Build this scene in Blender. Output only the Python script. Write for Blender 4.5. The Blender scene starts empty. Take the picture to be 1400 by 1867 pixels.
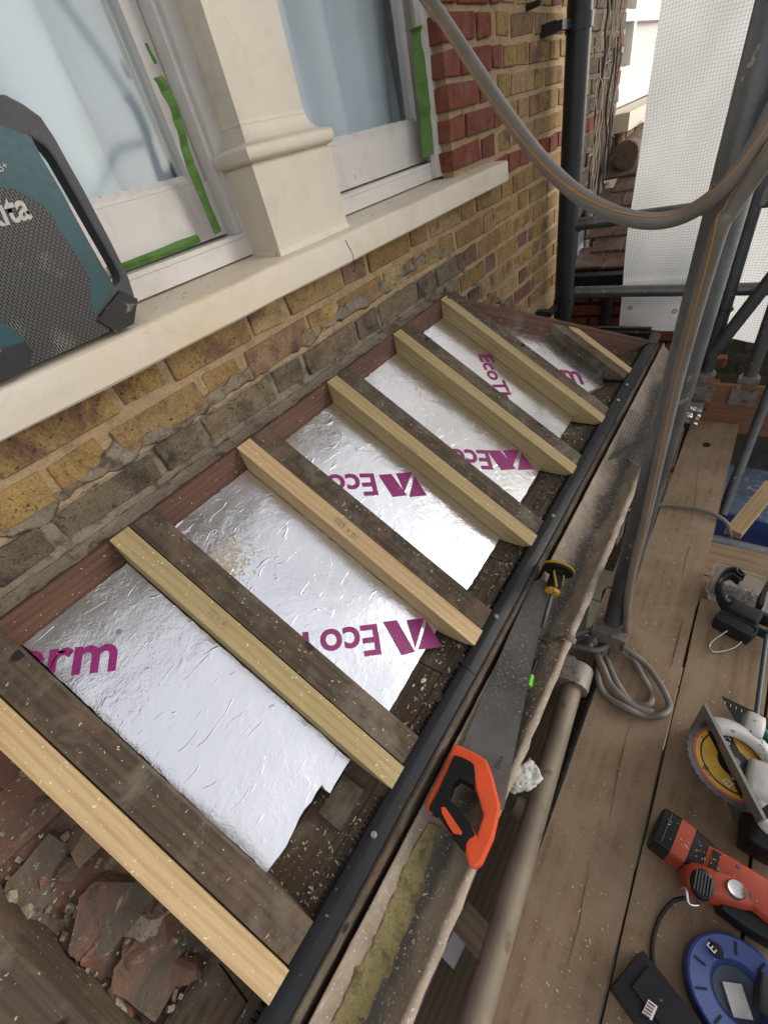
import bpy, bmesh, math, random
from mathutils import Vector, Matrix, noise
R = math.radians
random.seed(7)
S = bpy.context.scene
COL = S.collection

# ------------------------------------------------------------------ camera
# world: X runs along the house wall away from the camera, Y points into the house, Z up; scaffold boards are at z = 0
EYE = Vector((0, 0, 1.2))
FPX, CX, CY = 788.85, 700.0, 933.5
AX = Vector((0.5643, -0.6248, 0.5396))     # world axes seen from the camera (right, down, forward)
AY = Vector((-0.7992, -0.2496, 0.5468))
AZ = Vector((-0.2070, -0.7398, -0.6402))
cam_d = bpy.data.cameras.new('camera')
cam_d.sensor_fit = 'HORIZONTAL'; cam_d.sensor_width = 36.0; cam_d.lens = 36.0 * FPX / 1400.0
cam_d.clip_start = 0.02; cam_d.clip_end = 400
cam = bpy.data.objects.new('camera', cam_d); COL.objects.link(cam)
c_r = Vector((AX.x, AY.x, AZ.x)); c_d = Vector((AX.y, AY.y, AZ.y)); c_f = Vector((AX.z, AY.z, AZ.z))
cm = Matrix((( c_r.x, -c_d.x, -c_f.x, EYE.x), (c_r.y, -c_d.y, -c_f.y, EYE.y), (c_r.z, -c_d.z, -c_f.z, EYE.z), (0, 0, 0, 1)))
cam.matrix_world = cm
S.camera = cam

# ------------------------------------------------------------------ sky, sun, exposure
SUN_EL, SUN_AZ = R(15), R(-44)             # azimuth measured from +X towards +Y
w = bpy.data.worlds.new('World'); S.world = w; w.use_nodes = True
nt = w.node_tree; nt.nodes.clear()
sky = nt.nodes.new('ShaderNodeTexSky'); sky.sky_type = 'NISHITA'; sky.sun_disc = False
sky.sun_elevation = SUN_EL; sky.sun_rotation = R(90) - SUN_AZ
sky.air_density = 1.0; sky.dust_density = 1.5; sky.ozone_density = 1.0
hs = nt.nodes.new('ShaderNodeHueSaturation'); hs.inputs['Saturation'].default_value = 0.35
bg = nt.nodes.new('ShaderNodeBackground'); bg.inputs['Strength'].default_value = 0.15
wo = nt.nodes.new('ShaderNodeOutputWorld')
ov = nt.nodes.new('ShaderNodeMix'); ov.data_type = 'RGBA'; ov.inputs['Factor'].default_value = 0.6      # even cloud cover veils the blue
ov.inputs['B'].default_value = (2.7, 2.72, 2.88, 1)
nt.links.new(sky.outputs[0], hs.inputs['Color']); nt.links.new(hs.outputs[0], ov.inputs['A']); nt.links.new(ov.outputs['Result'], bg.inputs[0]); nt.links.new(bg.outputs[0], wo.inputs[0])
sun_d = bpy.data.lights.new('sun', 'SUN'); sun_d.energy = 0.9; sun_d.angle = R(46); sun_d.color = (1, 0.96, 0.9)
sun = bpy.data.objects.new('sun', sun_d); COL.objects.link(sun)
sd = Vector((math.cos(SUN_EL) * math.cos(SUN_AZ), math.cos(SUN_EL) * math.sin(SUN_AZ), math.sin(SUN_EL)))
sun.rotation_euler = sd.to_track_quat('Z', 'Y').to_euler()
S.view_settings.view_transform = 'Standard'; S.view_settings.look = 'None'
S.view_settings.gamma = 1.0; S.view_settings.exposure = 1.22
S.render.engine = 'CYCLES'
S.cycles.use_denoising = True
S.cycles.max_bounces = 8; S.cycles.transparent_max_bounces = 12
S.cycles.sample_clamp_indirect = 6.0

# ------------------------------------------------------------------ survey helpers (photo pixel + one known coordinate -> place)
def ray(u, v):
    r = Vector((u - CX, v - CY, FPX)); return Vector((r.dot(AX), r.dot(AY), r.dot(AZ)))
def at(u, v, x=None, y=None, z=None):
    r = ray(u, v)
    t = x / r.x if x is not None else y / r.y if y is not None else (z - EYE.z) / r.z
    return EYE + r * t
def atd(u, v, d): return EYE + ray(u, v) * (d / FPX)
SL = 0.395 / 0.555                         # roof pitch
def roof(u, v, off=0.0):
    r = ray(u, v); t = (0.755 - off - SL * 0.83 - EYE.z) / (r.z - SL * r.y); return EYE + r * t
def rz(y, off=0.0): return 0.755 - off + SL * (y - 0.83)

# ------------------------------------------------------------------ mesh helpers
def link(o, parent=None):
    COL.objects.link(o)
    if parent is not None: o.parent = parent
    return o
def tag(o, label=None, cat=None, group=None, kind=None):
    if label: o['label'] = label
    if cat: o['category'] = cat
    if group: o['group'] = group
    if kind: o['kind'] = kind
    return o
def empty(name, loc=(0, 0, 0), label=None, cat=None, group=None):
    o = bpy.data.objects.new(name, None); o.location = loc; o.empty_display_size = 0.05
    link(o)
    return tag(o, label, cat, group)
def finish(name, bm, mat, parent=None, smooth=False, loc=None, M=None, bevel=0.0, seg=2):
    if bevel > 0:
        bmesh.ops.bevel(bm, geom=[e for e in bm.edges if e.calc_face_angle(0) > 0.5], offset=bevel, segments=seg, affect='EDGES', profile=0.6)
    bmesh.ops.recalc_face_normals(bm, faces=bm.faces)
    me = bpy.data.meshes.new(name); bm.to_mesh(me); bm.free()
    if smooth:
        for p in me.polygons: p.use_smooth = True
    for m_ in (mat if isinstance(mat, (list, tuple)) else [mat]): me.materials.append(m_)
    o = bpy.data.objects.new(name, me)
    link(o, parent)
    pw = Matrix.Identity(4); q = parent
    while q is not None: pw = q.matrix_basis @ pw; q = q.parent
    if M is None: M = Matrix.Translation(Vector(loc) if loc is not None else Vector((0, 0, 0)))
    o.matrix_basis = pw.inverted() @ M
    return o
def smooth_by_angle(o, ang=40):
    me = o.data
    for p in me.polygons: p.use_smooth = True
    bm = bmesh.new(); bm.from_mesh(me)
    for e in bm.edges:
        if len(e.link_faces) == 2 and e.calc_face_angle(0) > R(ang): e.smooth = False
    bm.to_mesh(me); bm.free(); return o
def bbox(bm, a, b, M=None):
    a, b = Vector(a), Vector(b)
    vs = [bm.verts.new((x, y, z)) for x in (a.x, b.x) for y in (a.y, b.y) for z in (a.z, b.z)]
    for f in ((0, 1, 3, 2), (4, 6, 7, 5), (0, 4, 5, 1), (2, 3, 7, 6), (0, 2, 6, 4), (1, 5, 7, 3)): bm.faces.new([vs[i] for i in f])
    if M is not None:
        for v_ in vs: v_.co = M @ v_.co
    return vs
def box(name, a, b, mat, parent=None, bevel=0.003, seg=2):
    a, b = Vector(a), Vector(b); c = (a + b) / 2
    bm = bmesh.new(); bbox(bm, a - c, b - c)
    return finish(name, bm, mat, parent, loc=c, bevel=bevel, seg=seg)
def frame(o, ex, ey, ez=None):
    ex = Vector(ex).normalized()
    ez = ex.cross(Vector(ey)).normalized() if ez is None else Vector(ez).normalized()
    ey = ez.cross(ex).normalized()
    return Matrix(((ex.x, ey.x, ez.x, o[0]), (ex.y, ey.y, ez.y, o[1]), (ex.z, ey.z, ez.z, o[2]), (0, 0, 0, 1)))
def obox(name, p0, p1, up, wdt, hgt, mat, parent=None, bevel=0.003):
    """bar from p0 to p1 (centres of its top edge line), width wdt, depth hgt below, local X along its length"""
    p0, p1 = Vector(p0), Vector(p1); L = (p1 - p0).length
    M = frame((p0 + p1) / 2, p1 - p0, Vector(up).cross(p1 - p0))
    bm = bmesh.new(); bbox(bm, (-L / 2, -wdt / 2, -hgt), (L / 2, wdt / 2, 0))
    return finish(name, bm, mat, parent, M=M, bevel=bevel)
def prism_bm(bm, pts, d0, d1, holes=None):
    """outline pts (2D) extruded from d0 to d1 along local z"""
    n = len(pts)
    a = [bm.verts.new((p[0], p[1], d0)) for p in pts]; b = [bm.verts.new((p[0], p[1], d1)) for p in pts]
    if holes is None:
        bm.faces.new(a[::-1]); bm.faces.new(b)
    for i in range(n): bm.faces.new((a[i], a[(i + 1) % n], b[(i + 1) % n], b[i]))
    if holes:
        rings = []
        for h in holes:
            k = len(h)
            ha = [bm.verts.new((p[0], p[1], d0)) for p in h]; hb = [bm.verts.new((p[0], p[1], d1)) for p in h]
            for i in range(k): bm.faces.new((ha[(i + 1) % k], ha[i], hb[i], hb[(i + 1) % k]))
            rings.append((ha, hb))
        for idx, outer in ((0, a), (1, b)):
            es = [bm.edges.get((outer[i], outer[(i + 1) % n])) for i in range(n)]
            for r_ in rings:
                q = r_[idx]; es += [bm.edges.get((q[i], q[(i + 1) % len(q)])) for i in range(len(q))]
            bmesh.ops.triangle_fill(bm, use_beauty=True, edges=es)
def prism(name, pts, d0, d1, M, mat, parent=None, bevel=0.0, holes=None, seg=2):
    bm = bmesh.new(); prism_bm(bm, pts, d0, d1, holes)
    return finish(name, bm, mat, parent, M=M, bevel=bevel, seg=seg)
def catmull(P, n=8, closed=False):
    P = [Vector(p) for p in P]; out = []; k = len(P)
    rng = range(k if closed else k - 1)
    for i in rng:
        p1, p2 = P[i], P[(i + 1) % k]
        p0 = P[(i - 1) % k] if closed or i > 0 else p1 * 2 - p2
        p3 = P[(i + 2) % k] if closed or i < k - 2 else p2 * 2 - p1
        for j in range(n):
            t = j / n
            out.append(0.5 * ((2 * p1) + (p2 - p0) * t + (2 * p0 - 5 * p1 + 4 * p2 - p3) * t * t + (3 * p1 - p0 - 3 * p2 + p3) * t ** 3))
    if not closed: out.append(P[-1])
    return out
def tube_bm(bm, P, r, seg=10, cap=True, closed=False, rr=None):
    P = [Vector(p) for p in P]; n = len(P); rings = []
    T = [((P[(i + 1) % n] if (closed or i < n - 1) else P[i]) - (P[i - 1] if (closed or i > 0) else P[i])).normalized() for i in range(n)]
    u = T[0].orthogonal().normalized()
    for i in range(n):
        u = (u - T[i] * u.dot(T[i])).normalized(); v_ = T[i].cross(u)
        ri = rr[i] if rr else r
        rings.append([bm.verts.new(P[i] + (u * math.cos(2 * math.pi * k / seg) + v_ * math.sin(2 * math.pi * k / seg)) * ri) for k in range(seg)])
    for i in range(n if closed else n - 1):
        a, b = rings[i], rings[(i + 1) % n]
        for k in range(seg): bm.faces.new((a[k], a[(k + 1) % seg], b[(k + 1) % seg], b[k]))
    if cap and not closed:
        bm.faces.new(rings[0][::-1]); bm.faces.new(rings[-1])
def tube(name, P, r, mat, parent=None, seg=12, closed=False, rr=None, smooth=True):
    c = Vector(P[0]); bm = bmesh.new(); tube_bm(bm, [Vector(p) - c for p in P], r, seg, True, closed, rr)
    o = finish(name, bm, mat, parent, loc=c)
    return smooth_by_angle(o, 50) if smooth else o
def lathe(name, prof, M, mat, parent=None, seg=32, smooth=True, ang=360):
    bm = bmesh.new(); rings = []
    full = ang == 360; ns = seg if full else seg + 1
    for (r_, z_) in prof:
        rings.append([bm.verts.new((r_ * math.cos(R(ang) * k / seg), r_ * math.sin(R(ang) * k / seg), z_)) for k in range(ns)])
    for a, b in zip(rings, rings[1:]):
        for k in range(seg if full else seg): bm.faces.new((a[k], a[(k + 1) % ns], b[(k + 1) % ns], b[k]))
    bmesh.ops.remove_doubles(bm, verts=bm.verts, dist=1e-6)
    o = finish(name, bm, mat, parent, M=M)
    return smooth_by_angle(o, 40) if smooth else o
def rough_bm(size, sub, amp, freq, seed, round_=0.0):
    bm = bmesh.new(); bmesh.ops.create_cube(bm, size=1.0)
    bmesh.ops.subdivide_edges(bm, edges=bm.edges, cuts=sub, use_grid_fill=True)
    sx, sy, sz = size
    for v_ in bm.verts:
        q = v_.co.copy()
        s_ = q.normalized() * 0.62
        q = q.lerp(s_, round_); q = Vector((q.x * sx, q.y * sy, q.z * sz))
        nv = noise.noise_vector(q * freq + Vector((seed * 7.3, seed * 1.7, seed * 3.1)))
        v_.co = q + nv * amp
    return bm
def text_mesh(body, bold=0.0, shear=0.0, size=1.0):
    cu = bpy.data.curves.new('t', 'FONT'); cu.body = body; cu.size = size; cu.offset = bold; cu.shear = shear; cu.resolution_u = 4
    ob = bpy.data.objects.new('t', cu); COL.objects.link(ob)
    dg = bpy.context.evaluated_depsgraph_get()
    me = bpy.data.meshes.new_from_object(ob.evaluated_get(dg))
    bpy.data.objects.remove(ob); bpy.data.curves.remove(cu)
    return me
def lettering(name, body, p0, p1, up, nrm, mat, parent, bold=0.0, shear=0.0, hs=1.0, clip=(), lift=0.0008, wfrac=None):
    """text whose baseline runs from p0 to p1, letters pointing to `up`, lying on a face with normal nrm"""
    me = text_mesh(body, bold, shear); xs = [v_.co.x for v_ in me.vertices]; x0, x1 = min(xs), max(xs)
    p0, p1 = Vector(p0), Vector(p1); ex = (p1 - p0); sc = ex.length / (x1 - x0); ex.normalize()
    n_ = Vector(nrm).normalized(); ey = (Vector(up) - n_ * Vector(up).dot(n_)); ey = (ey - ex * ey.dot(ex)).normalized()
    bm = bmesh.new(); bm.from_mesh(me); bpy.data.meshes.remove(me)
    for v_ in bm.verts: v_.co = p0 + ex * (v_.co.x - x0) * sc + ey * v_.co.y * sc * hs + n_ * lift
    for co, no in clip:
        bmesh.ops.bisect_plane(bm, geom=bm.verts[:] + bm.edges[:] + bm.faces[:], plane_co=Vector(co), plane_no=Vector(no), clear_outer=True)
    o = finish(name, bm, mat, parent)
    # a flat print must face outwards
    return o

# ------------------------------------------------------------------ materials
def nodes_of(name):
    m_ = bpy.data.materials.new(name); m_.use_nodes = True; t = m_.node_tree
    return m_, t, t.nodes['Principled BSDF']
def N(t, ty, **k):
    n_ = t.nodes.new('ShaderNode' + ty)
    for a, b in k.items():
        if a in n_.inputs: n_.inputs[a].default_value = b
        else: setattr(n_, a, b)
    return n_
def ramp(t, stops):
    r_ = t.nodes.new('ShaderNodeValToRGB'); e = r_.color_ramp.elements
    while len(e) < len(stops): e.new(0.5)
    for el, (p, c) in zip(e, stops): el.position = p; el.color = (*c, 1) if len(c) == 3 else c
    return r_
def coords(t, scale=(1, 1, 1), rnd=True):
    tc = N(t, 'TexCoord'); mp = N(t, 'Mapping'); mp.inputs['Scale'].default_value = scale
    t.links.new(tc.outputs['Object'], mp.inputs['Vector'])
    if rnd:
        oi = N(t, 'ObjectInfo'); mu = N(t, 'Math', operation='MULTIPLY'); mu.inputs[1].default_value = 37.0
        t.links.new(oi.outputs['Random'], mu.inputs[0])
        cb = N(t, 'CombineXYZ')
        for k in range(3): t.links.new(mu.outputs[0], cb.inputs[k])
        t.links.new(cb.outputs[0], mp.inputs['Location'])
    return mp.outputs[0]
def mix(t, fac, a, b, mode='MIX'):
    m_ = t.nodes.new('ShaderNodeMix'); m_.data_type = 'RGBA'; m_.blend_type = mode
    for s_, val in ((m_.inputs['Factor'], fac), (m_.inputs['A'], a), (m_.inputs['B'], b)):
        if hasattr(val, 'is_linked'): t.links.new(val, s_)
        else: s_.default_value = val if not isinstance(val, tuple) else (*val[:3], 1)
    return m_.outputs['Result']
def bump(t, bsdf, h, strength=0.4, dist=0.002, prev=None):
    b = N(t, 'Bump'); b.inputs['Strength'].default_value = strength; b.inputs['Distance'].default_value = dist
    t.links.new(h, b.inputs['Height'])
    if prev is not None: t.links.new(prev, b.inputs['Normal'])
    if bsdf is not None: t.links.new(b.outputs[0], bsdf.inputs['Normal'])
    return b.outputs[0]
def noise_n(t, vec, scale, detail=6, rough=0.6, dist=0.0):
    n_ = N(t, 'TexNoise'); n_.inputs['Scale'].default_value = scale; n_.inputs['Detail'].default_value = detail
    n_.inputs['Roughness'].default_value = rough; n_.inputs['Distortion'].default_value = dist
    t.links.new(vec, n_.inputs['Vector']); return n_
def plain(name, col, rough=0.5, metal=0.0, var=0.25, scale=12, bmp=0.15, bd=0.002, spots=None, spot_scale=60, spot_at=0.62, coat=0.0, spec=0.5):
    """paint / plastic / metal with mottling, optional dirt spots with a shape of their own"""
    m_, t, b = nodes_of(name); v_ = coords(t)
    n1 = noise_n(t, v_, scale); n2 = noise_n(t, v_, scale * 9, 4)
    d = tuple(c * (1 - var) for c in col); l = tuple(min(1, c * (1 + var * 0.6)) for c in col)
    r_ = ramp(t, [(0.3, d), (0.7, l)]); t.links.new(n1.outputs[0], r_.inputs[0]); c = r_.outputs[0]
    if spots:
        n3 = noise_n(t, v_, spot_scale, 3, 0.5); r3 = ramp(t, [(spot_at, (0, 0, 0)), (spot_at + 0.04, (1, 1, 1))])
        t.links.new(n3.outputs[0], r3.inputs[0]); c = mix(t, r3.outputs[0], c, spots)
    t.links.new(c, b.inputs['Base Color']); b.inputs['Roughness'].default_value = rough; b.inputs['Metallic'].default_value = metal
    b.inputs['Coat Weight'].default_value = coat; b.inputs['Specular IOR Level'].default_value = spec
    rr = N(t, 'MapRange'); rr.inputs['To Min'].default_value = max(0.02, rough - 0.12); rr.inputs['To Max'].default_value = min(1, rough + 0.15)
    t.links.new(n2.outputs[0], rr.inputs['Value']); t.links.new(rr.outputs[0], b.inputs['Roughness'])
    bump(t, b, n2.outputs[0], bmp, bd)
    return m_
def wood(name, c1, c2, c3, rough=0.7, ring=28, stretch=14.0, knots=True, dirt=None, dirt_at=0.55, spk=None, bmp=0.35, con=0.55, holes=False):
    m_, t, b = nodes_of(name); v_ = coords(t, (1.0, stretch, stretch)); v0 = coords(t, (1, 1, 1))
    n1 = noise_n(t, v_, 3.0, 6, 0.6, 0.6); n2 = noise_n(t, v_, 22.0, 5, 0.7)
    wv = N(t, 'TexWave', wave_type='RINGS', rings_direction='X'); wv.inputs['Scale'].default_value = ring / stretch
    wv.inputs['Distortion'].default_value = 5.0; wv.inputs['Detail'].default_value = 2.0; wv.inputs['Detail Scale'].default_value = 0.6
    t.links.new(v_, wv.inputs['Vector'])
    r1 = ramp(t, [(0.25, c2), (0.6, c1), (0.85, c3)]); t.links.new(n1.outputs[0], r1.inputs[0])
    r2 = ramp(t, [(0.0, (0.62, 0.55, 0.45)), (0.45, (1, 1, 1))]); t.links.new(wv.outputs[0], r2.inputs[0])
    c = mix(t, con, r1.outputs[0], r2.outputs[0], 'MULTIPLY')
    r4 = ramp(t, [(0.35, (0.7, 0.66, 0.6)), (0.6, (1, 1, 1))]); t.links.new(n2.outputs[0], r4.inputs[0])
    c = mix(t, con * 0.9, c, r4.outputs[0], 'MULTIPLY')
    if knots:
        vo = N(t, 'TexVoronoi'); vo.inputs['Scale'].default_value = 4.5
        vk = coords(t, (1.0, 1.9, 1.9)); t.links.new(vk, vo.inputs['Vector'])
        rk = ramp(t, [(0.05, (1, 1, 1)), (0.085, (0, 0, 0))]); t.links.new(vo.outputs['Distance'], rk.inputs[0])
        c = mix(t, rk.outputs[0], c, tuple(x * 0.35 for x in c2))
    if dirt:
        n5 = noise_n(t, v0, 9.0, 8, 0.7, 0.4); r5 = ramp(t, [(dirt_at - 0.08, (0, 0, 0)), (dirt_at + 0.12, (1, 1, 1))])
        t.links.new(n5.outputs[0], r5.inputs[0]); c = mix(t, r5.outputs[0], c, dirt)
    if spk:
        n6 = noise_n(t, v0, 160.0, 2, 0.5); r6 = ramp(t, [(0.70, (0, 0, 0)), (0.73, (1, 1, 1))])
        t.links.new(n6.outputs[0], r6.inputs[0]); c = mix(t, r6.outputs[0], c, spk)
    if holes:
        vh = N(t, 'TexVoronoi'); vh.inputs['Scale'].default_value = 15.0; vw = coords(t, (1.0, 1.5, 0.6)); t.links.new(vw, vh.inputs['Vector'])
        rh = ramp(t, [(0.10, (1, 1, 1)), (0.15, (0, 0, 0))]); t.links.new(vh.outputs['Distance'], rh.inputs[0]); c = mix(t, rh.outputs[0], c, (0.008, 0.006, 0.005))
        n7 = noise_n(t, v0, 13, 5, 0.6); r7 = ramp(t, [(0.55, (0, 0, 0)), (0.7, (1, 1, 1))]); t.links.new(n7.outputs[0], r7.inputs[0]); c = mix(t, r7.outputs[0], c, (0.14, 0.085, 0.052))
    t.links.new(c, b.inputs['Base Color']); b.inputs['Roughness'].default_value = rough
    nb = bump(t, None, n2.outputs[0], bmp, 0.0012); bump(t, b, n1.outputs[0], bmp * 0.6, 0.003, nb)
    return m_
def brick_mat(name, stops, pits=(0.035, 0.025, 0.02), soot=None, soot_at=0.6, pit_at=0.60):
    m_, t, b = nodes_of(name); v_ = coords(t)
    oi = N(t, 'ObjectInfo'); r0 = ramp(t, stops); t.links.new(oi.outputs['Random'], r0.inputs[0])
    na = noise_n(t, v_, 22, 10, 0.75, 0.6); ra = ramp(t, [(0.28, (0.38, 0.33, 0.32)), (0.5, (0.95, 0.95, 0.95)), (0.75, (1.35, 1.28, 1.15))]); t.links.new(na.outputs[0], ra.inputs[0])
    c = mix(t, 0.9, r0.outputs[0], ra.outputs[0], 'MULTIPLY')
    nl = noise_n(t, v_, 8, 6, 0.65, 0.5); rl = ramp(t, [(0.52, (0, 0, 0)), (0.66, (1, 1, 1))]); t.links.new(nl.outputs[0], rl.inputs[0])
    c = mix(t, rl.outputs[0], c, (0.13, 0.07, 0.055)) if soot is None else mix(t, rl.outputs[0], c, soot)
    nf = noise_n(t, v_, 240, 4, 0.7); rf_ = ramp(t, [(0.32, (0.45, 0.42, 0.4)), (0.5, (1, 1, 1)), (0.7, (1.3, 1.25, 1.15))]); t.links.new(nf.outputs[0], rf_.inputs[0]); c = mix(t, 0.8, c, rf_.outputs[0], 'MULTIPLY')
    npt = noise_n(t, v_, 95, 5, 0.7, 0.3); rp = ramp(t, [(pit_at, (0, 0, 0)), (pit_at + 0.05, (1, 1, 1))]); t.links.new(npt.outputs[0], rp.inputs[0])
    c = mix(t, rp.outputs[0], c, pits)
    t.links.new(c, b.inputs['Base Color']); b.inputs['Roughness'].default_value = 0.92; b.inputs['Specular IOR Level'].default_value = 0.25
    nb = bump(t, None, npt.outputs[0], -0.8, 0.0025); n3_ = bump(t, None, nf.outputs[0], 0.5, 0.0015, nb); bump(t, b, na.outputs[0], 0.9, 0.007, n3_)
    return m_

MAT = {}
MAT['stock'] = brick_mat('stock_brick', [(0.0, (0.31, 0.20, 0.078)), (0.3, (0.36, 0.24, 0.095)), (0.5, (0.26, 0.16, 0.07)), (0.7, (0.39, 0.285, 0.14)), (0.82, (0.17, 0.095, 0.06)), (0.92, (0.22, 0.11, 0.085)), (1.0, (0.30, 0.22, 0.12))])
MAT['sooty'] = brick_mat('weathered_brick', [(0.0, (0.16, 0.125, 0.085)), (0.4, (0.20, 0.155, 0.10)), (0.7, (0.13, 0.10, 0.075)), (1.0, (0.23, 0.175, 0.115))], soot=(0.05, 0.042, 0.036))
MAT['red'] = brick_mat('red_brick', [(0.0, (0.20, 0.060, 0.040)), (0.5, (0.235, 0.074, 0.048)), (1.0, (0.185, 0.066, 0.047))], pits=(0.10, 0.03, 0.02), soot=(0.22, 0.10, 0.075), pit_at=0.68)
def core_mat():
    m_, t, b = nodes_of('old_core_masonry'); v_ = coords(t)
    oi = N(t, 'ObjectInfo'); r0 = ramp(t, [(0.0, (0.20, 0.125, 0.085)), (0.35, (0.25, 0.105, 0.066)), (0.6, (0.18, 0.135, 0.098)), (0.8, (0.28, 0.125, 0.08)), (1.0, (0.21, 0.16, 0.115))]); t.links.new(oi.outputs['Random'], r0.inputs[0])
    n1 = noise_n(t, v_, 9, 8, 0.7, 0.8); r1 = ramp(t, [(0.42, (0, 0, 0)), (0.62, (1, 1, 1))]); t.links.new(n1.outputs[0], r1.inputs[0])
    c = mix(t, r1.outputs[0], r0.outputs[0], (0.12, 0.095, 0.072))
    n2 = noise_n(t, v_, 13, 9, 0.75, 0.5); r2 = ramp(t, [(0.57, (0, 0, 0)), (0.65, (1, 1, 1))]); t.links.new(n2.outputs[0], r2.inputs[0])
    c = mix(t, r2.outputs[0], c, (0.36, 0.31, 0.235))
    n3 = noise_n(t, v_, 150, 3, 0.6); r3 = ramp(t, [(0.66, (0, 0, 0)), (0.70, (1, 1, 1))]); t.links.new(n3.outputs[0], r3.inputs[0]); c = mix(t, r3.outputs[0], c, (0.30, 0.26, 0.20))
    t.links.new(c, b.inputs['Base Color']); b.inputs['Roughness'].default_value = 0.92
    nb = bump(t, None, n3.outputs[0], 0.6, 0.002); nb2 = bump(t, None, n1.outputs[0], 0.9, 0.012, nb); bump(t, b, n2.outputs[0], 0.8, 0.008, nb2)
    return m_
MAT['core'] = core_mat()
def mortar_mat(name, c1, c2, grime=None):
    m_, t, b = nodes_of(name); v_ = coords(t, rnd=False)
    n1 = noise_n(t, v_, 10, 8, 0.7); n2 = noise_n(t, v_, 90, 5, 0.7)
    r1 = ramp(t, [(0.3, c1), (0.7, c2)]); t.links.new(n1.outputs[0], r1.inputs[0]); c = r1.outputs[0]
    if grime:
        n3 = noise_n(t, v_, 26, 6, 0.7); r3 = ramp(t, [(0.5, (0, 0, 0)), (0.62, (1, 1, 1))]); t.links.new(n3.outputs[0], r3.inputs[0]); c = mix(t, r3.outputs[0], c, grime)
    t.links.new(c, b.inputs['Base Color']); b.inputs['Roughness'].default_value = 0.95
    n9 = noise_n(t, v_, 260, 4, 0.75); r9 = ramp(t, [(0.3, (0.6, 0.58, 0.55)), (0.5, (1, 1, 1)), (0.72, (1.25, 1.22, 1.18))]); t.links.new(n9.outputs[0], r9.inputs[0]); t.links.new(mix(t, 0.8, c, r9.outputs[0], 'MULTIPLY'), b.inputs['Base Color'])
    b.inputs['Specular IOR Level'].default_value = 0.2
    nb = bump(t, None, n2.outputs[0], 1.0, 0.004); nb = bump(t, None, n9.outputs[0], 0.6, 0.002, nb); bump(t, b, n1.outputs[0], 0.7, 0.01, nb)
    return m_
MAT['mortar'] = mortar_mat('sand_mortar', (0.36, 0.25, 0.14), (0.46, 0.335, 0.20), (0.30, 0.22, 0.135))
MAT['grey_mortar'] = mortar_mat('grey_mortar', (0.19, 0.152, 0.11), (0.30, 0.25, 0.185), (0.11, 0.088, 0.066))
MAT['old_mortar'] = mortar_mat('lime_mortar', (0.30, 0.24, 0.17), (0.46, 0.40, 0.30), (0.10, 0.08, 0.06))
MAT['earth'] = mortar_mat('rubble_dirt', (0.055, 0.043, 0.032), (0.12, 0.092, 0.066), (0.03, 0.022, 0.017))
def paint_mat(name, col, rough=0.45, chip=(0.30, 0.25, 0.2), at_=0.74, yellow=None):
    m_, t, b = nodes_of(name); v_ = coords(t, rnd=False)
    n1 = noise_n(t, v_, 5, 5, 0.6); n2 = noise_n(t, v_, 70, 6, 0.6); n3 = noise_n(t, v_, 34, 4, 0.55)
    r1 = ramp(t, [(0.3, tuple(c * 0.9 for c in col)), (0.7, col)]); t.links.new(n1.outputs[0], r1.inputs[0]); c = r1.outputs[0]
    if yellow:
        n4 = noise_n(t, v_, 3.2, 4, 0.5); r4 = ramp(t, [(0.5, (0, 0, 0)), (0.72, (1, 1, 1))]); t.links.new(n4.outputs[0], r4.inputs[0]); c = mix(t, r4.outputs[0], c, yellow)
    n5 = noise_n(t, v_, 9, 9, 0.72, 0.6); r5 = ramp(t, [(0.50, (0, 0, 0)), (0.78, (0.55, 0.55, 0.55))]); t.links.new(n5.outputs[0], r5.inputs[0]); c = mix(t, r5.outputs[0], c, (0.42, 0.34, 0.24))
    n6 = noise_n(t, v_, 130, 4, 0.6); r6 = ramp(t, [(0.70, (0, 0, 0)), (0.74, (0.7, 0.7, 0.7))]); t.links.new(n6.outputs[0], r6.inputs[0]); c = mix(t, r6.outputs[0], c, (0.33, 0.28, 0.22))
    r3 = ramp(t, [(at_, (0, 0, 0)), (at_ + 0.015, (1, 1, 1))]); t.links.new(n3.outputs[0], r3.inputs[0]); c = mix(t, r3.outputs[0], c, chip)
    t.links.new(c, b.inputs['Base Color']); b.inputs['Roughness'].default_value = rough
    vb = coords(t, (1.0, 9.0, 9.0), False); nbr = noise_n(t, vb, 26, 4, 0.6); nb = bump(t, None, n2.outputs[0], 0.35, 0.0015); nb = bump(t, None, nbr.outputs[0], 0.3, 0.0012, nb); bump(t, b, n1.outputs[0], 0.45, 0.008, nb)
    return m_
MAT['cream'] = paint_mat('cream_masonry_paint', (0.66, 0.585, 0.475), 0.5, at_=0.735, yellow=(0.63, 0.53, 0.38))
MAT['white'] = paint_mat('flaking_white_paint', (0.66, 0.62, 0.575), 0.45, (0.33, 0.29, 0.25), 0.71)
MAT['timber_new'] = wood('treated_softwood', (0.40, 0.305, 0.145), (0.32, 0.235, 0.095), (0.46, 0.365, 0.19), spk=(0.7, 0.62, 0.45), con=0.38)
MAT['timber_pale'] = wood('untreated_softwood', (0.52, 0.37, 0.19), (0.44, 0.29, 0.135), (0.56, 0.42, 0.235), spk=(0.7, 0.62, 0.45), con=0.38)
MAT['timber_old'] = wood('old_rafter_wood', (0.088, 0.062, 0.038), (0.045, 0.032, 0.021), (0.13, 0.092, 0.056), 0.88, dirt=(0.165, 0.135, 0.098), dirt_at=0.57, spk=(0.38, 0.32, 0.24), bmp=0.6, holes=True)
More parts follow.
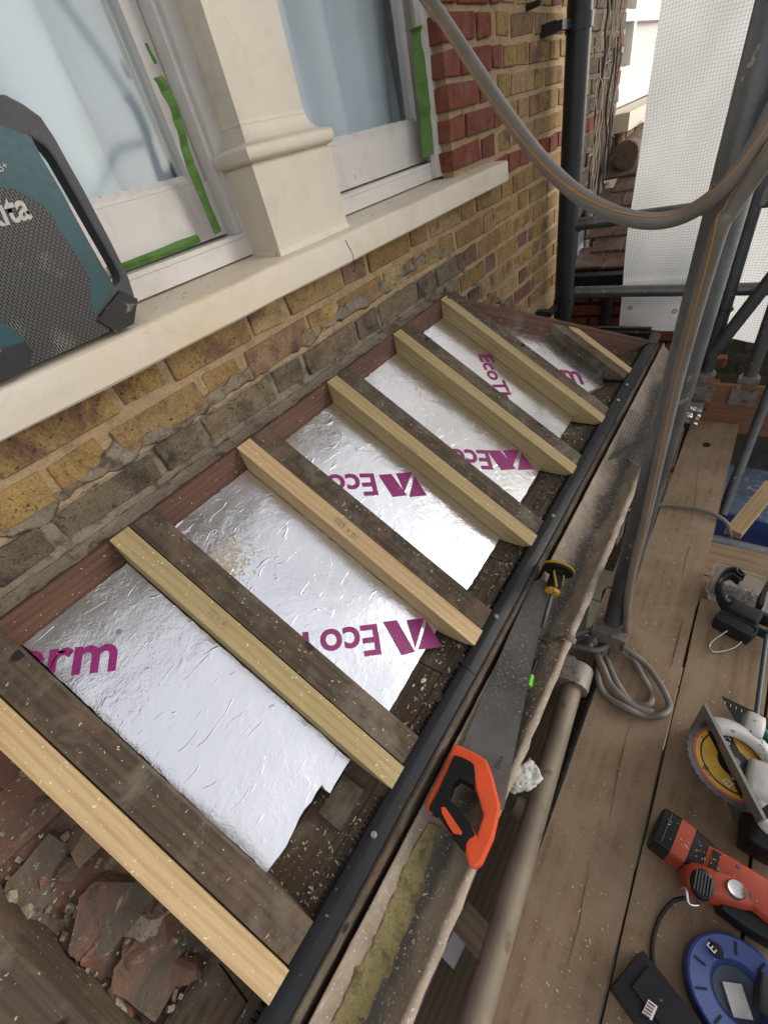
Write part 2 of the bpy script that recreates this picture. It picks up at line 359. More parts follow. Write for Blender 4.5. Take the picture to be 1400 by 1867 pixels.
MAT['timber_red'] = wood('old_reddish_board', (0.135, 0.064, 0.04), (0.085, 0.04, 0.026), (0.18, 0.095, 0.062), 0.8, dirt=(0.22, 0.19, 0.16), dirt_at=0.68, spk=(0.4, 0.34, 0.27), bmp=0.5)
MAT['eaves'] = wood('dirty_eaves_board', (0.095, 0.066, 0.045), (0.055, 0.038, 0.027), (0.14, 0.10, 0.07), 0.9, knots=False, dirt=(0.17, 0.14, 0.105), dirt_at=0.56, spk=(0.42, 0.36, 0.28), bmp=0.6)
MAT['scaffold_board'] = wood('scaffold_board_wood', (0.275, 0.185, 0.108), (0.215, 0.138, 0.078), (0.325, 0.225, 0.14), 0.88, ring=14, knots=False, dirt=(0.29, 0.207, 0.132), dirt_at=0.5, spk=(0.36, 0.30, 0.23), bmp=0.4, con=0.42)
MAT['toe'] = wood('toe_board_wood', (0.25, 0.115, 0.06), (0.17, 0.075, 0.04), (0.31, 0.16, 0.09), 0.8, dirt=(0.16, 0.10, 0.07), dirt_at=0.62)
MAT['batten'] = wood('grey_batten_wood', (0.20, 0.155, 0.105), (0.13, 0.10, 0.07), (0.26, 0.21, 0.15), 0.85, knots=False)
MAT['pvc'] = plain('black_plastic_vent', (0.009, 0.0095, 0.011), 0.45, spec=0.28, var=0.3, spots=(0.16, 0.15, 0.14), spot_scale=130, spot_at=0.70)
MAT['pipe_black'] = plain('black_pipe_paint', (0.020, 0.022, 0.024), 0.4, var=0.35, scale=5, spots=(0.14, 0.14, 0.14), spot_scale=24, spot_at=0.76)
MAT['steel'] = plain('galvanised_tube', (0.17, 0.178, 0.18), 0.42, 0.75, var=0.35, scale=9, bmp=0.3, spots=(0.40, 0.36, 0.30), spot_scale=50, spot_at=0.66)
MAT['steel_dark'] = plain('weathered_steel_tube', (0.095, 0.10, 0.105), 0.5, 0.6, var=0.4, scale=8, bmp=0.3, spots=(0.24, 0.21, 0.17), spot_scale=40, spot_at=0.68)
MAT['steel_tan'] = plain('dusty_steel_tube', (0.215, 0.175, 0.125), 0.65, 0.3, var=0.3, scale=8, bmp=0.3, spots=(0.16, 0.10, 0.06), spot_scale=30, spot_at=0.66)
MAT['coupler'] = plain('cast_coupler', (0.24, 0.215, 0.18), 0.6, 0.5, var=0.4, scale=30, bmp=0.4, spots=(0.16, 0.08, 0.045), spot_scale=40, spot_at=0.6)
MAT['hose'] = plain('grey_cable_sheath', (0.175, 0.15, 0.126), 0.55, var=0.18, scale=20, bmp=0.1)
MAT['hose_stripe'] = plain('orange_cable_stripe', (0.42, 0.20, 0.04), 0.55, var=0.2)
MAT['orange'] = plain('orange_saw_plastic', (0.72, 0.085, 0.022), 0.38, var=0.12, scale=20, bmp=0.1, spots=(0.62, 0.40, 0.30), spot_scale=70, spot_at=0.72)
MAT['grip'] = plain('black_rubber_grip', (0.008, 0.008, 0.009), 0.6, spec=0.25, var=0.3, scale=40, spots=(0.10, 0.09, 0.08), spot_scale=90, spot_at=0.74)
MAT['blade'] = plain('saw_blade_steel', (0.23, 0.225, 0.22), 0.38, 0.8, var=0.45, scale=6, bmp=0.06, spots=(0.40, 0.37, 0.33), spot_scale=150, spot_at=0.74)
MAT['chrome'] = plain('bright_steel', (0.55, 0.54, 0.52), 0.25, 1.0, var=0.15)
MAT['nail'] = plain('zinc_nail_head', (0.42, 0.42, 0.43), 0.4, 0.6, var=0.2)
MAT['black'] = plain('black_plastic', (0.006, 0.006, 0.007), 0.4, spec=0.3, var=0.3, scale=30, spots=(0.11, 0.10, 0.09), spot_scale=110, spot_at=0.72)
MAT['nylon'] = plain('black_webbing', (0.011, 0.011, 0.012), 0.85, var=0.3, scale=90, bmp=0.5)
MAT['webgreen'] = plain('dark_green_webbing', (0.014, 0.026, 0.024), 0.8, var=0.3, scale=90, bmp=0.5)
MAT['teal'] = plain('teal_plastic', (0.008, 0.062, 0.075), 0.42, var=0.2, scale=14, spots=(0.10, 0.15, 0.15), spot_scale=90, spot_at=0.73)
MAT['bumper'] = plain('grey_rubber_bumper', (0.055, 0.056, 0.058), 0.6, var=0.25, scale=16, spots=(0.17, 0.16, 0.15), spot_scale=80, spot_at=0.72)
MAT['bumper_dark'] = plain('dirty_dark_bumper', (0.022, 0.021, 0.020), 0.7, var=0.4, scale=20, spots=(0.20, 0.17, 0.12), spot_scale=40, spot_at=0.66)
MAT['redplastic'] = plain('red_tool_plastic', (0.35, 0.045, 0.018), 0.42, var=0.15, scale=20, spots=(0.5, 0.36, 0.28), spot_scale=120, spot_at=0.72)
MAT['yellow'] = plain('yellow_plastic', (0.50, 0.28, 0.02), 0.45, var=0.25, scale=30, spots=(0.1, 0.07, 0.03), spot_scale=60, spot_at=0.64)
MAT['greenplastic'] = plain('lime_green_plastic', (0.16, 0.62, 0.03), 0.4, var=0.1)
MAT['whitemetal'] = plain('pale_grey_casting', (0.42, 0.40, 0.37), 0.5, 0.2, var=0.2, scale=25, spots=(0.16, 0.15, 0.14), spot_scale=60, spot_at=0.66)
MAT['greymetal'] = plain('grey_aluminium_plate', (0.24, 0.225, 0.205), 0.42, 0.5, var=0.2, scale=16, spots=(0.10, 0.09, 0.08), spot_scale=50, spot_at=0.68)
MAT['blueplastic'] = plain('blue_plastic', (0.035, 0.06, 0.20), 0.45, var=0.2, scale=12, spots=(0.10, 0.13, 0.25), spot_scale=70, spot_at=0.68)
MAT['slate'] = plain('blue_grey_plastic', (0.055, 0.075, 0.10), 0.5, var=0.25, scale=20)
MAT['dustywhite'] = plain('white_label', (0.62, 0.60, 0.57), 0.6, var=0.1, scale=20)
MAT['inkred'] = plain('red_ink', (0.35, 0.03, 0.03), 0.6)
MAT['ink'] = plain('black_ink', (0.03, 0.03, 0.032), 0.7)
MAT['pencil'] = plain('pencil_line', (0.27, 0.20, 0.105), 0.8)
MAT['purple'] = plain('magenta_print', (0.25, 0.010, 0.135), 0.36, var=0.12, scale=30, bmp=0.5, bd=0.004)
MAT['foam'] = plain('insulation_foam', (0.52, 0.44, 0.33), 0.9, var=0.2, scale=60, bmp=0.6)
MAT['plaster'] = plain('white_plaster_lump', (0.70, 0.68, 0.62), 0.9, var=0.15, scale=60, bmp=0.8, bd=0.004)
MAT['tape'] = plain('green_masking_tape', (0.07, 0.17, 0.02), 0.6, var=0.2, scale=30, bmp=0.3)
MAT['dark'] = plain('dark_void', (0.012, 0.011, 0.010), 0.9)
MAT['room'] = plain('room_wall_paint', (0.7, 0.7, 0.68), 0.9, bmp=0.0)
MAT['shaving'] = plain('wood_shaving', (0.56, 0.46, 0.31), 0.8, var=0.3, scale=3)
MAT['whitebit'] = plain('white_crumb', (0.66, 0.63, 0.57), 0.85, var=0.15)
MAT['lead'] = plain('lead_flashing', (0.23, 0.26, 0.29), 0.5, 0.3, var=0.3)
MAT['tile'] = brick_mat('clay_roof_tile', [(0.0, (0.15, 0.10, 0.085)), (0.5, (0.19, 0.125, 0.10)), (1.0, (0.13, 0.095, 0.085))], soot=(0.24, 0.19, 0.14), pit_at=0.66)
MAT['bark'] = plain('dry_vine_bark', (0.42, 0.36, 0.28), 0.9, var=0.35, scale=30, bmp=0.5)
MAT['bark_dark'] = plain('dark_vine_bark', (0.07, 0.055, 0.045), 0.9, var=0.35, scale=30, bmp=0.5)
MAT['binblue'] = plain('navy_bin_plastic', (0.015, 0.035, 0.14), 0.4, var=0.2)
MAT['bingrey'] = plain('dusty_bin_lid', (0.16, 0.20, 0.27), 0.6, var=0.3, scale=6, spots=(0.34, 0.38, 0.44), spot_scale=30, spot_at=0.6)
MAT['purple_board'] = plain('purple_painted_board', (0.20, 0.12, 0.20), 0.6, var=0.25)
MAT['cord'] = plain('black_cord', (0.012, 0.012, 0.013), 0.5)
MAT['bluerod'] = plain('blue_grey_rod', (0.06, 0.085, 0.10), 0.45, 0.3)

def foil_mat():
    m_, t, b = nodes_of('wrinkled_foil'); v_ = coords(t); vs = coords(t, (1.0, 3.2, 1.0))
    n1 = noise_n(t, v_, 34, 4, 0.5, 1.2); n2 = noise_n(t, v_, 95, 3, 0.5, 1.6); n3 = noise_n(t, v_, 5, 3, 0.5); n0 = noise_n(t, v_, 9, 2, 0.4)
    # creases: thin broken lines where a warped noise crosses its mean
    def crease(vec, sc_, dist_, wdt, lo_):
        nc = noise_n(t, vec, sc_, 1, 0.4, dist_); sb = N(t, 'Math', operation='SUBTRACT'); sb.inputs[1].default_value = 0.5; t.links.new(nc.outputs[0], sb.inputs[0])
        ab = N(t, 'Math', operation='ABSOLUTE'); t.links.new(sb.outputs[0], ab.inputs[0])
        rc = ramp(t, [(0.0, (1, 1, 1)), (wdt, (0, 0, 0))]); t.links.new(ab.outputs[0], rc.inputs[0])
        nm = noise_n(t, vec, sc_ * 2.1, 2, 0.5); rm = ramp(t, [(lo_, (0, 0, 0)), (lo_ + 0.08, (1, 1, 1))]); t.links.new(nm.outputs[0], rm.inputs[0])
        mu = N(t, 'Math', operation='MULTIPLY'); t.links.new(rc.outputs[0], mu.inputs[0]); t.links.new(rm.outputs[0], mu.inputs[1]); return mu.outputs[0]
    c1 = crease(vs, 10, 0.2, 0.014, 0.52); c2 = crease(v_, 24, 0.6, 0.03, 0.55)
    nd = noise_n(t, v_, 70, 4, 0.6); rd = ramp(t, [(0.745, (0, 0, 0)), (0.765, (1, 1, 1))]); t.links.new(nd.outputs[0], rd.inputs[0])
    c = mix(t, rd.outputs[0], (0.82, 0.81, 0.825), (0.40, 0.36, 0.30))
    t.links.new(c, b.inputs['Base Color']); b.inputs['Metallic'].default_value = 1.0
    rr = N(t, 'MapRange'); rr.inputs['From Min'].default_value = 0.35; rr.inputs['From Max'].default_value = 0.65
    rr.inputs['To Min'].default_value = 0.18; rr.inputs['To Max'].default_value = 0.31
    t.links.new(n3.outputs[0], rr.inputs['Value']); t.links.new(rr.outputs[0], b.inputs['Roughness'])
    nmk = noise_n(t, v_, 7, 3, 0.5); rmk = ramp(t, [(0.42, (0.25, 0.25, 0.25)), (0.62, (1, 1, 1))]); t.links.new(nmk.outputs[0], rmk.inputs[0]); h1 = mix(t, 1.0, n1.outputs[0], rmk.outputs[0], 'MULTIPLY')
    a0 = bump(t, None, n0.outputs[0], 0.28, 0.012); a1 = bump(t, None, h1, 0.20, 0.006, a0); a2 = bump(t, None, n2.outputs[0], 0.11, 0.003, a1)
    a3 = bump(t, None, c1, 0.30, 0.002, a2); bump(t, b, c2, 0.12, 0.0012, a3)
    return m_
MAT['foil'] = foil_mat()
def glass_mat():
    m_, t, b = nodes_of('window_glass'); t.nodes.remove(b); out = t.nodes['Material Output']
    lw = N(t, 'LayerWeight'); lw.inputs['Blend'].default_value = 0.5
    pw = N(t, 'Math', operation='POWER'); pw.inputs[1].default_value = 3.5; t.links.new(lw.outputs['Facing'], pw.inputs[0])
    fr = N(t, 'Math', operation='MULTIPLY_ADD'); fr.inputs[1].default_value = 0.45; fr.inputs[2].default_value = 0.018; t.links.new(pw.outputs[0], fr.inputs[0])
    gl = N(t, 'BsdfGlossy'); gl.inputs['Roughness'].default_value = 0.10; tr = N(t, 'BsdfTransparent'); tr.inputs[0].default_value = (0.93, 0.96, 0.97, 1)
    mx = N(t, 'MixShader'); t.links.new(fr.outputs[0], mx.inputs[0]); t.links.new(tr.outputs[0], mx.inputs[1]); t.links.new(gl.outputs[0], mx.inputs[2])
    t.links.new(mx.outputs[0], out.inputs[0]); return m_
MAT['glass'] = glass_mat()
def cloth_mat(name, col, trans, grid=0.0, gcol=None, hole=0.0):
    m_, t, b = nodes_of(name); out = t.nodes['Material Output']; v_ = coords(t, rnd=False)
    n1 = noise_n(t, v_, 4, 4, 0.5); r1 = ramp(t, [(0.3, tuple(c * 0.9 for c in col)), (0.7, col)]); t.links.new(n1.outputs[0], r1.inputs[0]); c = r1.outputs[0]
    g = None
    if grid:
        nw_ = noise_n(t, v_, 3.0, 2, 0.5); vm_ = N(t, 'VectorMath', operation='MULTIPLY_ADD'); vm_.inputs[1].default_value = (0.05, 0.05, 0.05); t.links.new(nw_.outputs['Color'], vm_.inputs[0]); t.links.new(v_, vm_.inputs[2])
        sx = N(t, 'SeparateXYZ'); t.links.new(vm_.outputs[0], sx.inputs[0]); outs = []
        for ax in ('Y', 'Z'):
            m1 = N(t, 'Math', operation='MULTIPLY'); m1.inputs[1].default_value = 1 / grid; t.links.new(sx.outputs[ax], m1.inputs[0])
            m2 = N(t, 'Math', operation='FRACT'); t.links.new(m1.outputs[0], m2.inputs[0])
            m3 = N(t, 'Math', operation='LESS_THAN'); m3.inputs[1].default_value = 0.14; t.links.new(m2.outputs[0], m3.inputs[0]); outs.append(m3)
        g = N(t, 'Math', operation='MAXIMUM'); t.links.new(outs[0].outputs[0], g.inputs[0]); t.links.new(outs[1].outputs[0], g.inputs[1])
        c = mix(t, g.outputs[0], c, gcol)
    t.links.new(c, b.inputs['Base Color']); b.inputs['Roughness'].default_value = 0.8
    tl = N(t, 'BsdfTranslucent'); t.links.new(c, tl.inputs[0])
    mx = N(t, 'MixShader'); mx.inputs[0].default_value = trans
    t.links.new(b.outputs[0], mx.inputs[1]); t.links.new(tl.outputs[0], mx.inputs[2]); last = mx.outputs[0]
    if hole:
        tr = N(t, 'BsdfTransparent'); m4 = N(t, 'MixShader'); m4.inputs[0].default_value = hole
        t.links.new(last, m4.inputs[1]); t.links.new(tr.outputs[0], m4.inputs[2]); last = m4.outputs[0]
    t.links.new(last, out.inputs[0]); return m_
MAT['net'] = cloth_mat('white_scaffold_sheeting', (0.95, 0.95, 0.93), 0.5, 0.0118, (0.55, 0.55, 0.52))
MAT['curtain'] = cloth_mat('pale_curtain', (0.86, 0.895, 0.925), 0.25)
MAT['tub'] = cloth_mat('cloudy_plastic', (0.50, 0.48, 0.44), 0.5, hole=0.35)
def grille_mat():
    m_, t, b = nodes_of('speaker_grille'); v_ = coords(t, (1, 1, 1), False)
    cbm = N(t, 'SeparateXYZ'); t.links.new(v_, cbm.inputs[0]); cmb = N(t, 'CombineXYZ')
    t.links.new(cbm.outputs['Y'], cmb.inputs['X']); t.links.new(cbm.outputs['X'], cmb.inputs['Y'])
    br = N(t, 'TexBrick'); br.inputs['Scale'].default_value = 1.0; br.inputs['Brick Width'].default_value = 0.0075; br.inputs['Row Height'].default_value = 0.0036
    br.inputs['Mortar Size'].default_value = 0.0009; br.inputs['Mortar Smooth'].default_value = 0.1
    t.links.new(cmb.outputs[0], br.inputs['Vector'])
    nz = noise_n(t, v_, 14, 6, 0.6); rz_ = ramp(t, [(0.55, (0.085, 0.08, 0.077)), (0.75, (0.30, 0.26, 0.21))]); t.links.new(nz.outputs[0], rz_.inputs[0])
    c = mix(t, br.outputs['Fac'], (0.006, 0.006, 0.006), rz_.outputs[0])
    t.links.new(c, b.inputs['Base Color']); b.inputs['Roughness'].default_value = 0.5; b.inputs['Metallic'].default_value = 0.3
    bump(t, b, br.outputs['Fac'], 1.0, 0.001)
    return m_
MAT['grille'] = grille_mat()
def gutter_mat():
    m_, t, b = nodes_of('old_gutter_crust'); v_ = coords(t, rnd=False)
    sx = N(t, 'SeparateXYZ'); t.links.new(v_, sx.inputs[0])
    n1 = noise_n(t, v_, 16, 8, 0.7); n2 = noise_n(t, v_, 110, 4, 0.7); n3 = noise_n(t, v_, 6, 5, 0.6)
    r1 = ramp(t, [(0.3, (0.21, 0.165, 0.125)), (0.6, (0.35, 0.28, 0.205)), (0.8, (0.42, 0.36, 0.285))]); t.links.new(n1.outputs[0], r1.inputs[0]); c = r1.outputs[0]
    # silt left by standing water along the trough (object Y = 0 is the trough line)
    a1 = N(t, 'Math', operation='ABSOLUTE'); t.links.new(sx.outputs['Y'], a1.inputs[0])
    a2 = N(t, 'Math', operation='MULTIPLY_ADD'); a2.inputs[1].default_value = 0.09; a2.inputs[2].default_value = -0.045; t.links.new(n3.outputs[0], a2.inputs[0])
    a3 = N(t, 'Math', operation='ADD'); t.links.new(a1.outputs[0], a3.inputs[0]); t.links.new(a2.outputs[0], a3.inputs[1])
    rs = ramp(t, [(0.006, (1, 1, 1)), (0.026, (0, 0, 0))]); t.links.new(a3.outputs[0], rs.inputs[0])
    c = mix(t, rs.outputs[0], c, (0.10, 0.088, 0.075))
    n4 = noise_n(t, v_, 200, 2, 0.5); r4 = ramp(t, [(0.64, (0, 0, 0)), (0.67, (1, 1, 1))]); t.links.new(n4.outputs[0], r4.inputs[0])
    c = mix(t, r4.outputs[0], c, (0.5, 0.44, 0.36))
    t.links.new(c, b.inputs['Base Color']); b.inputs['Roughness'].default_value = 0.85
    nb = bump(t, None, n2.outputs[0], 0.6, 0.002); bump(t, b, n1.outputs[0], 0.5, 0.005, nb)
    return m_
MAT['gutter'] = gutter_mat()
MAT['moss'] = mortar_mat('yellow_green_moss', (0.25, 0.20, 0.08), (0.37, 0.31, 0.15), (0.16, 0.125, 0.06))
MAT['pebble'] = mortar_mat('pebble_stone', (0.20, 0.17, 0.14), (0.40, 0.36, 0.30))
MAT['paving'] = mortar_mat('cream_paving', (0.42, 0.35, 0.25), (0.56, 0.48, 0.36))
MAT['ground'] = mortar_mat('dark_yard_ground', (0.045, 0.04, 0.035), (0.09, 0.08, 0.065))
MAT['mossbrick'] = brick_mat('mossy_brick', [(0.0, (0.05, 0.06, 0.035)), (0.5, (0.08, 0.075, 0.05)), (1.0, (0.10, 0.08, 0.06))], soot=(0.04, 0.06, 0.025))

# ================================================================== SETTING: ground far below the scaffold lift
GZ = -2.3
bm = bmesh.new(); bbox(bm, (-60, -60, -0.1), (60, 60, 0)); g = finish('ground', bm, MAT['ground'], loc=(0, 0, GZ)); tag(g, kind='structure')
bm = bmesh.new(); bbox(bm, (-0.25, -0.35, 0), (0.25, 0.35, 0.03))
pave0 = None
path_root = empty('garden_path', (3.6, 0.2, GZ), 'cream paving slabs of the front garden path far below the boards', 'path'); tag(path_root, kind='structure')
path_root['category'] = 'path'
del path_root['category']; del path_root['label']
bm2 = bm
me_slab = None
for i in range(7):
    for j in range(3):
        if me_slab is None:
            bmesh.ops.bevel(bm2, geom=bm2.edges[:], offset=0.006, segments=1, affect='EDGES')
            me_slab = bpy.data.meshes.new('paving_slab'); bm2.to_mesh(me_slab); bm2.free(); me_slab.materials.append(MAT['paving'])
        o = bpy.data.objects.new('paving_slab', me_slab); link(o, path_root)
        o.location = (-1.7 + i * 0.515, -0.35 + j * 0.715, 0.003 + 0.004 * ((i * 3 + j * 5) % 3))
# pebbles in the yard (nobody could count them)
bm = bmesh.new(); rnd = random.Random(3)
for i in range(1500):
    x, y = rnd.uniform(3.6, 7.0), rnd.uniform(-2.6, -0.72)
    r_ = rnd.uniform(0.03, 0.06); M = Matrix.Translation((x, y, GZ + 0.02)) @ Matrix.Rotation(rnd.uniform(0, 6), 4, 'Z') @ Matrix.Diagonal((r_, r_ * rnd.uniform(0.5, 0.8), r_ * 0.6, 1))
    bmesh.ops.create_icosphere(bm, subdivisions=1, radius=1, matrix=M)
pb = finish('pebbles', bm, MAT['pebble'], smooth=True); tag(pb, 'grey rounded pebbles covering the yard far below', 'pebbles', kind='stuff')

# ================================================================== HOUSE
WY = 0.88                                   # brick face
house = empty('terraced_house', (1.3, 1.1, GZ), 'yellow stock brick house wall with cream window sill and pier', 'house')
bm = bmesh.new()
bbox(bm, (-1.6, WY + 0.0028, GZ), (2.66, 1.12, 1.00))
bbox(bm, (1.70, WY + 0.0036, 0.995), (2.662, 1.056, 2.6))
bbox(bm, (1.614, WY + 0.0042, 0.995), (1.7005, 0.925, 2.6))
bbox(bm, (-1.6, WY + 0.007, 2.6), (2.661, 1.12, 3.3))
wall = finish('wall', bm, MAT['mortar'], house)
# the bay below the little roof
bay = empty('bay_below', (0.5, 0.6, GZ))
bm = bmesh.new(); bbox(bm, (-1.2, 0.33, GZ), (1.95, 0.86, 0.20)); b_ = finish('bay_wall', bm, MAT['earth'], house)
bpy.data.objects.remove(bay)

def chamfer_brick(L, H, D, c, seed, jit):
    rr_ = random.Random(seed); bm = bmesh.new()
    vs = bbox(bm, (-L / 2, -D / 2, -H / 2), (L / 2, D / 2, H / 2))
    for v_ in vs:
        v_.co += Vector((rr_.uniform(-jit, jit), rr_.uniform(-jit, jit) * 0.5, rr_.uniform(-jit, jit)))
    bmesh.ops.bevel(bm, geom=bm.edges[:], offset=c, segments=1, affect='EDGES')
    bmesh.ops.recalc_face_normals(bm, faces=bm.faces)
    me = bpy.data.meshes.new('brick'); bm.to_mesh(me); bm.free(); return me
BR = {}
def brick_mesh(kind, mat, k):
    key = (kind, mat, k)
    if key not in BR:
        L = 0.205 if kind == 's' else 0.098 if kind == 'h' else kind
        me = chamfer_brick(L, 0.0565, 0.05, 0.0028, hash((str(kind), k)) % 1000, 0.0045); me.materials.append(MAT[mat]); BR[key] = me
    return BR[key]
def put_brick(x, z, kind, mat, dy=0.0):
    o = bpy.data.objects.new('brick', brick_mesh(kind, mat, random.randrange(6))); link(o, wall)
    o.location = Vector((x, WY + 0.025 + dy + random.uniform(-0.002, 0.002), z))
    o.rotation_euler = (random.uniform(-0.01, 0.01), random.uniform(-0.012, 0.012), random.uniform(-0.01, 0.01))
P_ = 0.0745; PAIR = 0.3375; BED0 = 0.990
def hip_x(z):                               # the hipped end of the bay roof hides the wall left of this line
    return 1.36 + max(0, (0.72 - z)) * 1.25
for k in range(-8, 8):
    zc = BED0 + k * P_ + P_ / 2 - 0.001
    phase = (0.235 if k % 2 == 0 else 0.235 + 0.169)
    if k >= 0:
        lo = 1.98 if k != 0 else 1.93
    elif k == -1: lo = -0.5
    elif k == -2: lo = -0.5
    elif k == -3: lo = -0.5
    else: lo = hip_x(zc)
    mat = 'stock'
    if k == 0:                              # red string course
        x = 1.93
        while x < 2.66:
            L = 0.106 if x > 1.95 else 0.11
            put_brick(x + L / 2, zc, 'h', 'red', -0.004); x += 0.1125
        continue
    if k > 0:                               # red quoins beside the window, toothed into the stock brick
        long_ = k % 2 == 0
        q = [(1.60, 's'), (1.825, 'h')] if not long_ else [(1.60, 'h'), (1.71, 's')]
        if long_: q.append((1.93, 0.07))
        for x0, kd in q:
            L = 0.205 if kd == 's' else 0.098 if kd == 'h' else kd
            put_brick(x0 + L / 2, zc, kd, 'red', -0.005)
        lo = 2.025 if long_ else 1.96
    x = phase - 4 * PAIR
    n_ = 0
    while x < 2.66:
        for kind, L, adv in (('s', 0.205, 0.220), ('h', 0.098, 0.1175)):
            if x + L > lo + 0.03 and x < 2.655:
                x0, x1 = max(x, lo), min(x + L, 2.658)
                if x1 - x0 > 0.03:
                    m2 = 'stock' if k > -3 else 'sooty'
                    if k <= -3 and (x0 + x1) / 2 > 1.56 + (0.80 - zc) * 1.15: m2 = 'stock'
                    if x1 - x0 < L - 0.004: kd = round(x1 - x0, 3)
                    else: kd = kind
                    put_brick((x0 + x1) / 2, zc, kd, m2, -0.006 if m2 == 'sooty' else -0.0015)
            x += adv

# grey cement fillet left by the old flashing, along the wall above the ledger and down the hip
def fillet(name, P, r, seed):
    pts = catmull(P, 14); bm = bmesh.new(); n = len(pts); rings = []
    for i, p in enumerate(pts):
        ring = []
        for k in range(9):
            a = math.pi * 2 * k / 9; hh = r * (0.9 + 1.3 * noise.noise(Vector((p.x * 11, seed, 0)))); q = p + Vector((0, -math.cos(a) * 0.10 * r, math.sin(a) * hh + noise.noise(Vector((p.x * 14, 2, seed))) * 0.006))
            nv_ = noise.noise_vector(q * 34 + Vector((seed, 0, 0))) * 0.010 + noise.noise_vector(q * 120) * 0.004
            q += Vector((nv_.x, nv_.y * 0.5, nv_.z))
            ring.append(bm.verts.new(q))
        rings.append(ring)
    for a, b in zip(rings, rings[1:]):
        for k in range(9): bm.faces.new((a[k], a[(k + 1) % 9], b[(k + 1) % 9], b[k]))
    bm.faces.new(rings[0][::-1]); bm.faces.new(rings[-1])
    return finish(name, bm, MAT['grey_mortar'], house, smooth=True)
fp = [(-60, 985), (30, 955), (130, 893), (240, 818), (330, 770), (440, 690), (545, 625), (640, 560), (700, 525), (745, 490), (775, 470), (812, 458)]
fillet('old_flashing_mortar', [at(u, v, y=0.880) for u, v in fp], 0.016, 1)
fillet('old_flashing_mortar', [at(u, v, y=0.882) for u, v in [(806, 455), (838, 490), (868, 512), (905, 545), (945, 565), (985, 600)]], 0.016, 5)
fillet('old_flashing_mortar', [Vector((x, 0.880, 0.768)) for x in (-0.4, -0.1, 0.2, 0.5, 0.8, 1.1, 1.38)], 0.014, 9)

bm = bmesh.new(); rows = []
for i in range(150):
    x = -0.5 + 2.08 * i / 149; zt = 0.846 + 0.012 * noise.noise(Vector((x * 14, 3, 0))); zz = [0.755, 0.79, 0.82, zt]
    rows.append([bm.verts.new((x, WY - 0.0012 + 0.0028 * abs(noise.noise(Vector((x * 40, z * 60, 1)))) + (0.006 if z == zt else 0), z)) for z in zz])
for a, b in zip(rows, rows[1:]):
    for k in range(3): bm.faces.new((a[k], a[k + 1], b[k + 1], b[k]))
finish('dirty_pointing', bm, MAT['grey_mortar'], house, smooth=True)
# ---- sill: one long moulded stone, painted cream
prof = [(0.822, 0.985), (0.818, 0.989), (0.8185, 1.040), (0.8195, 1.0435), (0.8225, 1.0465), (0.827, 1.0482), (0.90, 1.055), (1.02, 1.0635), (1.02, 0.985)]
bm = bmesh.new(); xs = [-0.9 + 2.80 * i / 70 for i in range(71)]
rings = []
for x in xs:
    d = noise.noise(Vector((x * 5, 0, 0))) * 0.0025
    rings.append([bm.verts.new((x, p[0] + (d if p[0] < 0.9 else 0), p[1] + (d * 0.6 if 0.82 < p[0] < 0.95 else 0))) for p in prof])
for a, b in zip(rings, rings[1:]):
    for k in range(len(prof)): bm.faces.new((a[k], a[(k + 1) % len(prof)], b[(k + 1) % len(prof)], b[k]))
bm.faces.new(rings[0]); bm.faces.new(rings[-1][::-1])
sill = finish('window_sill', bm, MAT['cream'], house); smooth_by_angle(sill, 28)
bm = bmesh.new(); rv = random.Random(9)
for i in range(46):                          # chips in the sill paint
    u_, v_ = rv.choice([(337, 540), (300, 572), (520, 452), (560, 440), (650, 392), (705, 378), (738, 362), (780, 345), (670, 400), (800, 335), (430, 500), (600, 430), (590, 432), (370, 525), (320, 545)])
    p = at(u_ + rv.uniform(-18, 18), v_ + rv.uniform(-9, 9), z=1.0515)
    if 0.83 < p.y < 0.93: 
        zz = 1.0486 + (p.y - 0.827) * 0.094; r_ = rv.choice((0.001, 0.0016, 0.0025, 0.005 if i % 5 == 0 else 0.002))
        bm.faces.new([bm.verts.new((p.x + r_ * math.cos(a) * rv.uniform(0.7, 1.6), p.y + r_ * math.sin(a) * rv.uniform(0.5, 1.0), zz + 0.0009)) for a in [k * 0.785 for k in range(8)]])
finish('paint_chips', bm, MAT['earth'], sill)
ck = [at(u, v, y=0.8165) for u, v in ((630, 437), (636, 450), (643, 462), (646, 480), (649, 492))]
bm = bmesh.new(); tube_bm(bm, [q + Vector((0.003 * noise.noise(q * 120), 0.0012, 0)) for q in catmull(ck, 6)], 0.0012, 5); finish('sill_crack', bm, MAT['earth'], sill)

# ---- pier between the two sashes: plinth, moulding, shaft
def pier_bm(bm, secs):
    """stack of rectangles (x0,x1,yfront,z)"""
    rings = []
    for (x0, x1, yf, z) in secs:
        rings.append([bm.verts.new((x0, 1.03, z)), bm.verts.new((x0, yf, z)), bm.verts.new((x1, yf, z)), bm.verts.new((x1, 1.03, z))])
    for a, b in zip(rings, rings[1:]):
        for k in range(4): bm.faces.new((a[k], a[(k + 1) % 4], b[(k + 1) % 4], b[k]))
    bm.faces.new(rings[0][::-1]); bm.faces.new(rings[-1])
def pier_secs(l):
    return [(0.782 - d, 0.972 + d, 0.888 - d, z) for d, z in l]
bm = bmesh.new(); pier_bm(bm, pier_secs([(0.034, 1.048), (0.030, 1.056), (0.028, 1.062), (0.028, 1.212), (0.024, 1.216)]))
pier = finish('window_pier', bm, MAT['cream'], house, bevel=0.004)
ml = []
for i in range(7): a = -math.pi / 2 + math.pi * i / 6; ml.append((0.030 + 0.009 * math.cos(a), 1.232 + 0.014 * math.sin(a)))
for i in range(1, 6): a = math.pi / 2 * i / 5; ml.append((0.029 - 0.028 * math.sin(a), 1.246 + 0.034 * (1 - math.cos(a))))
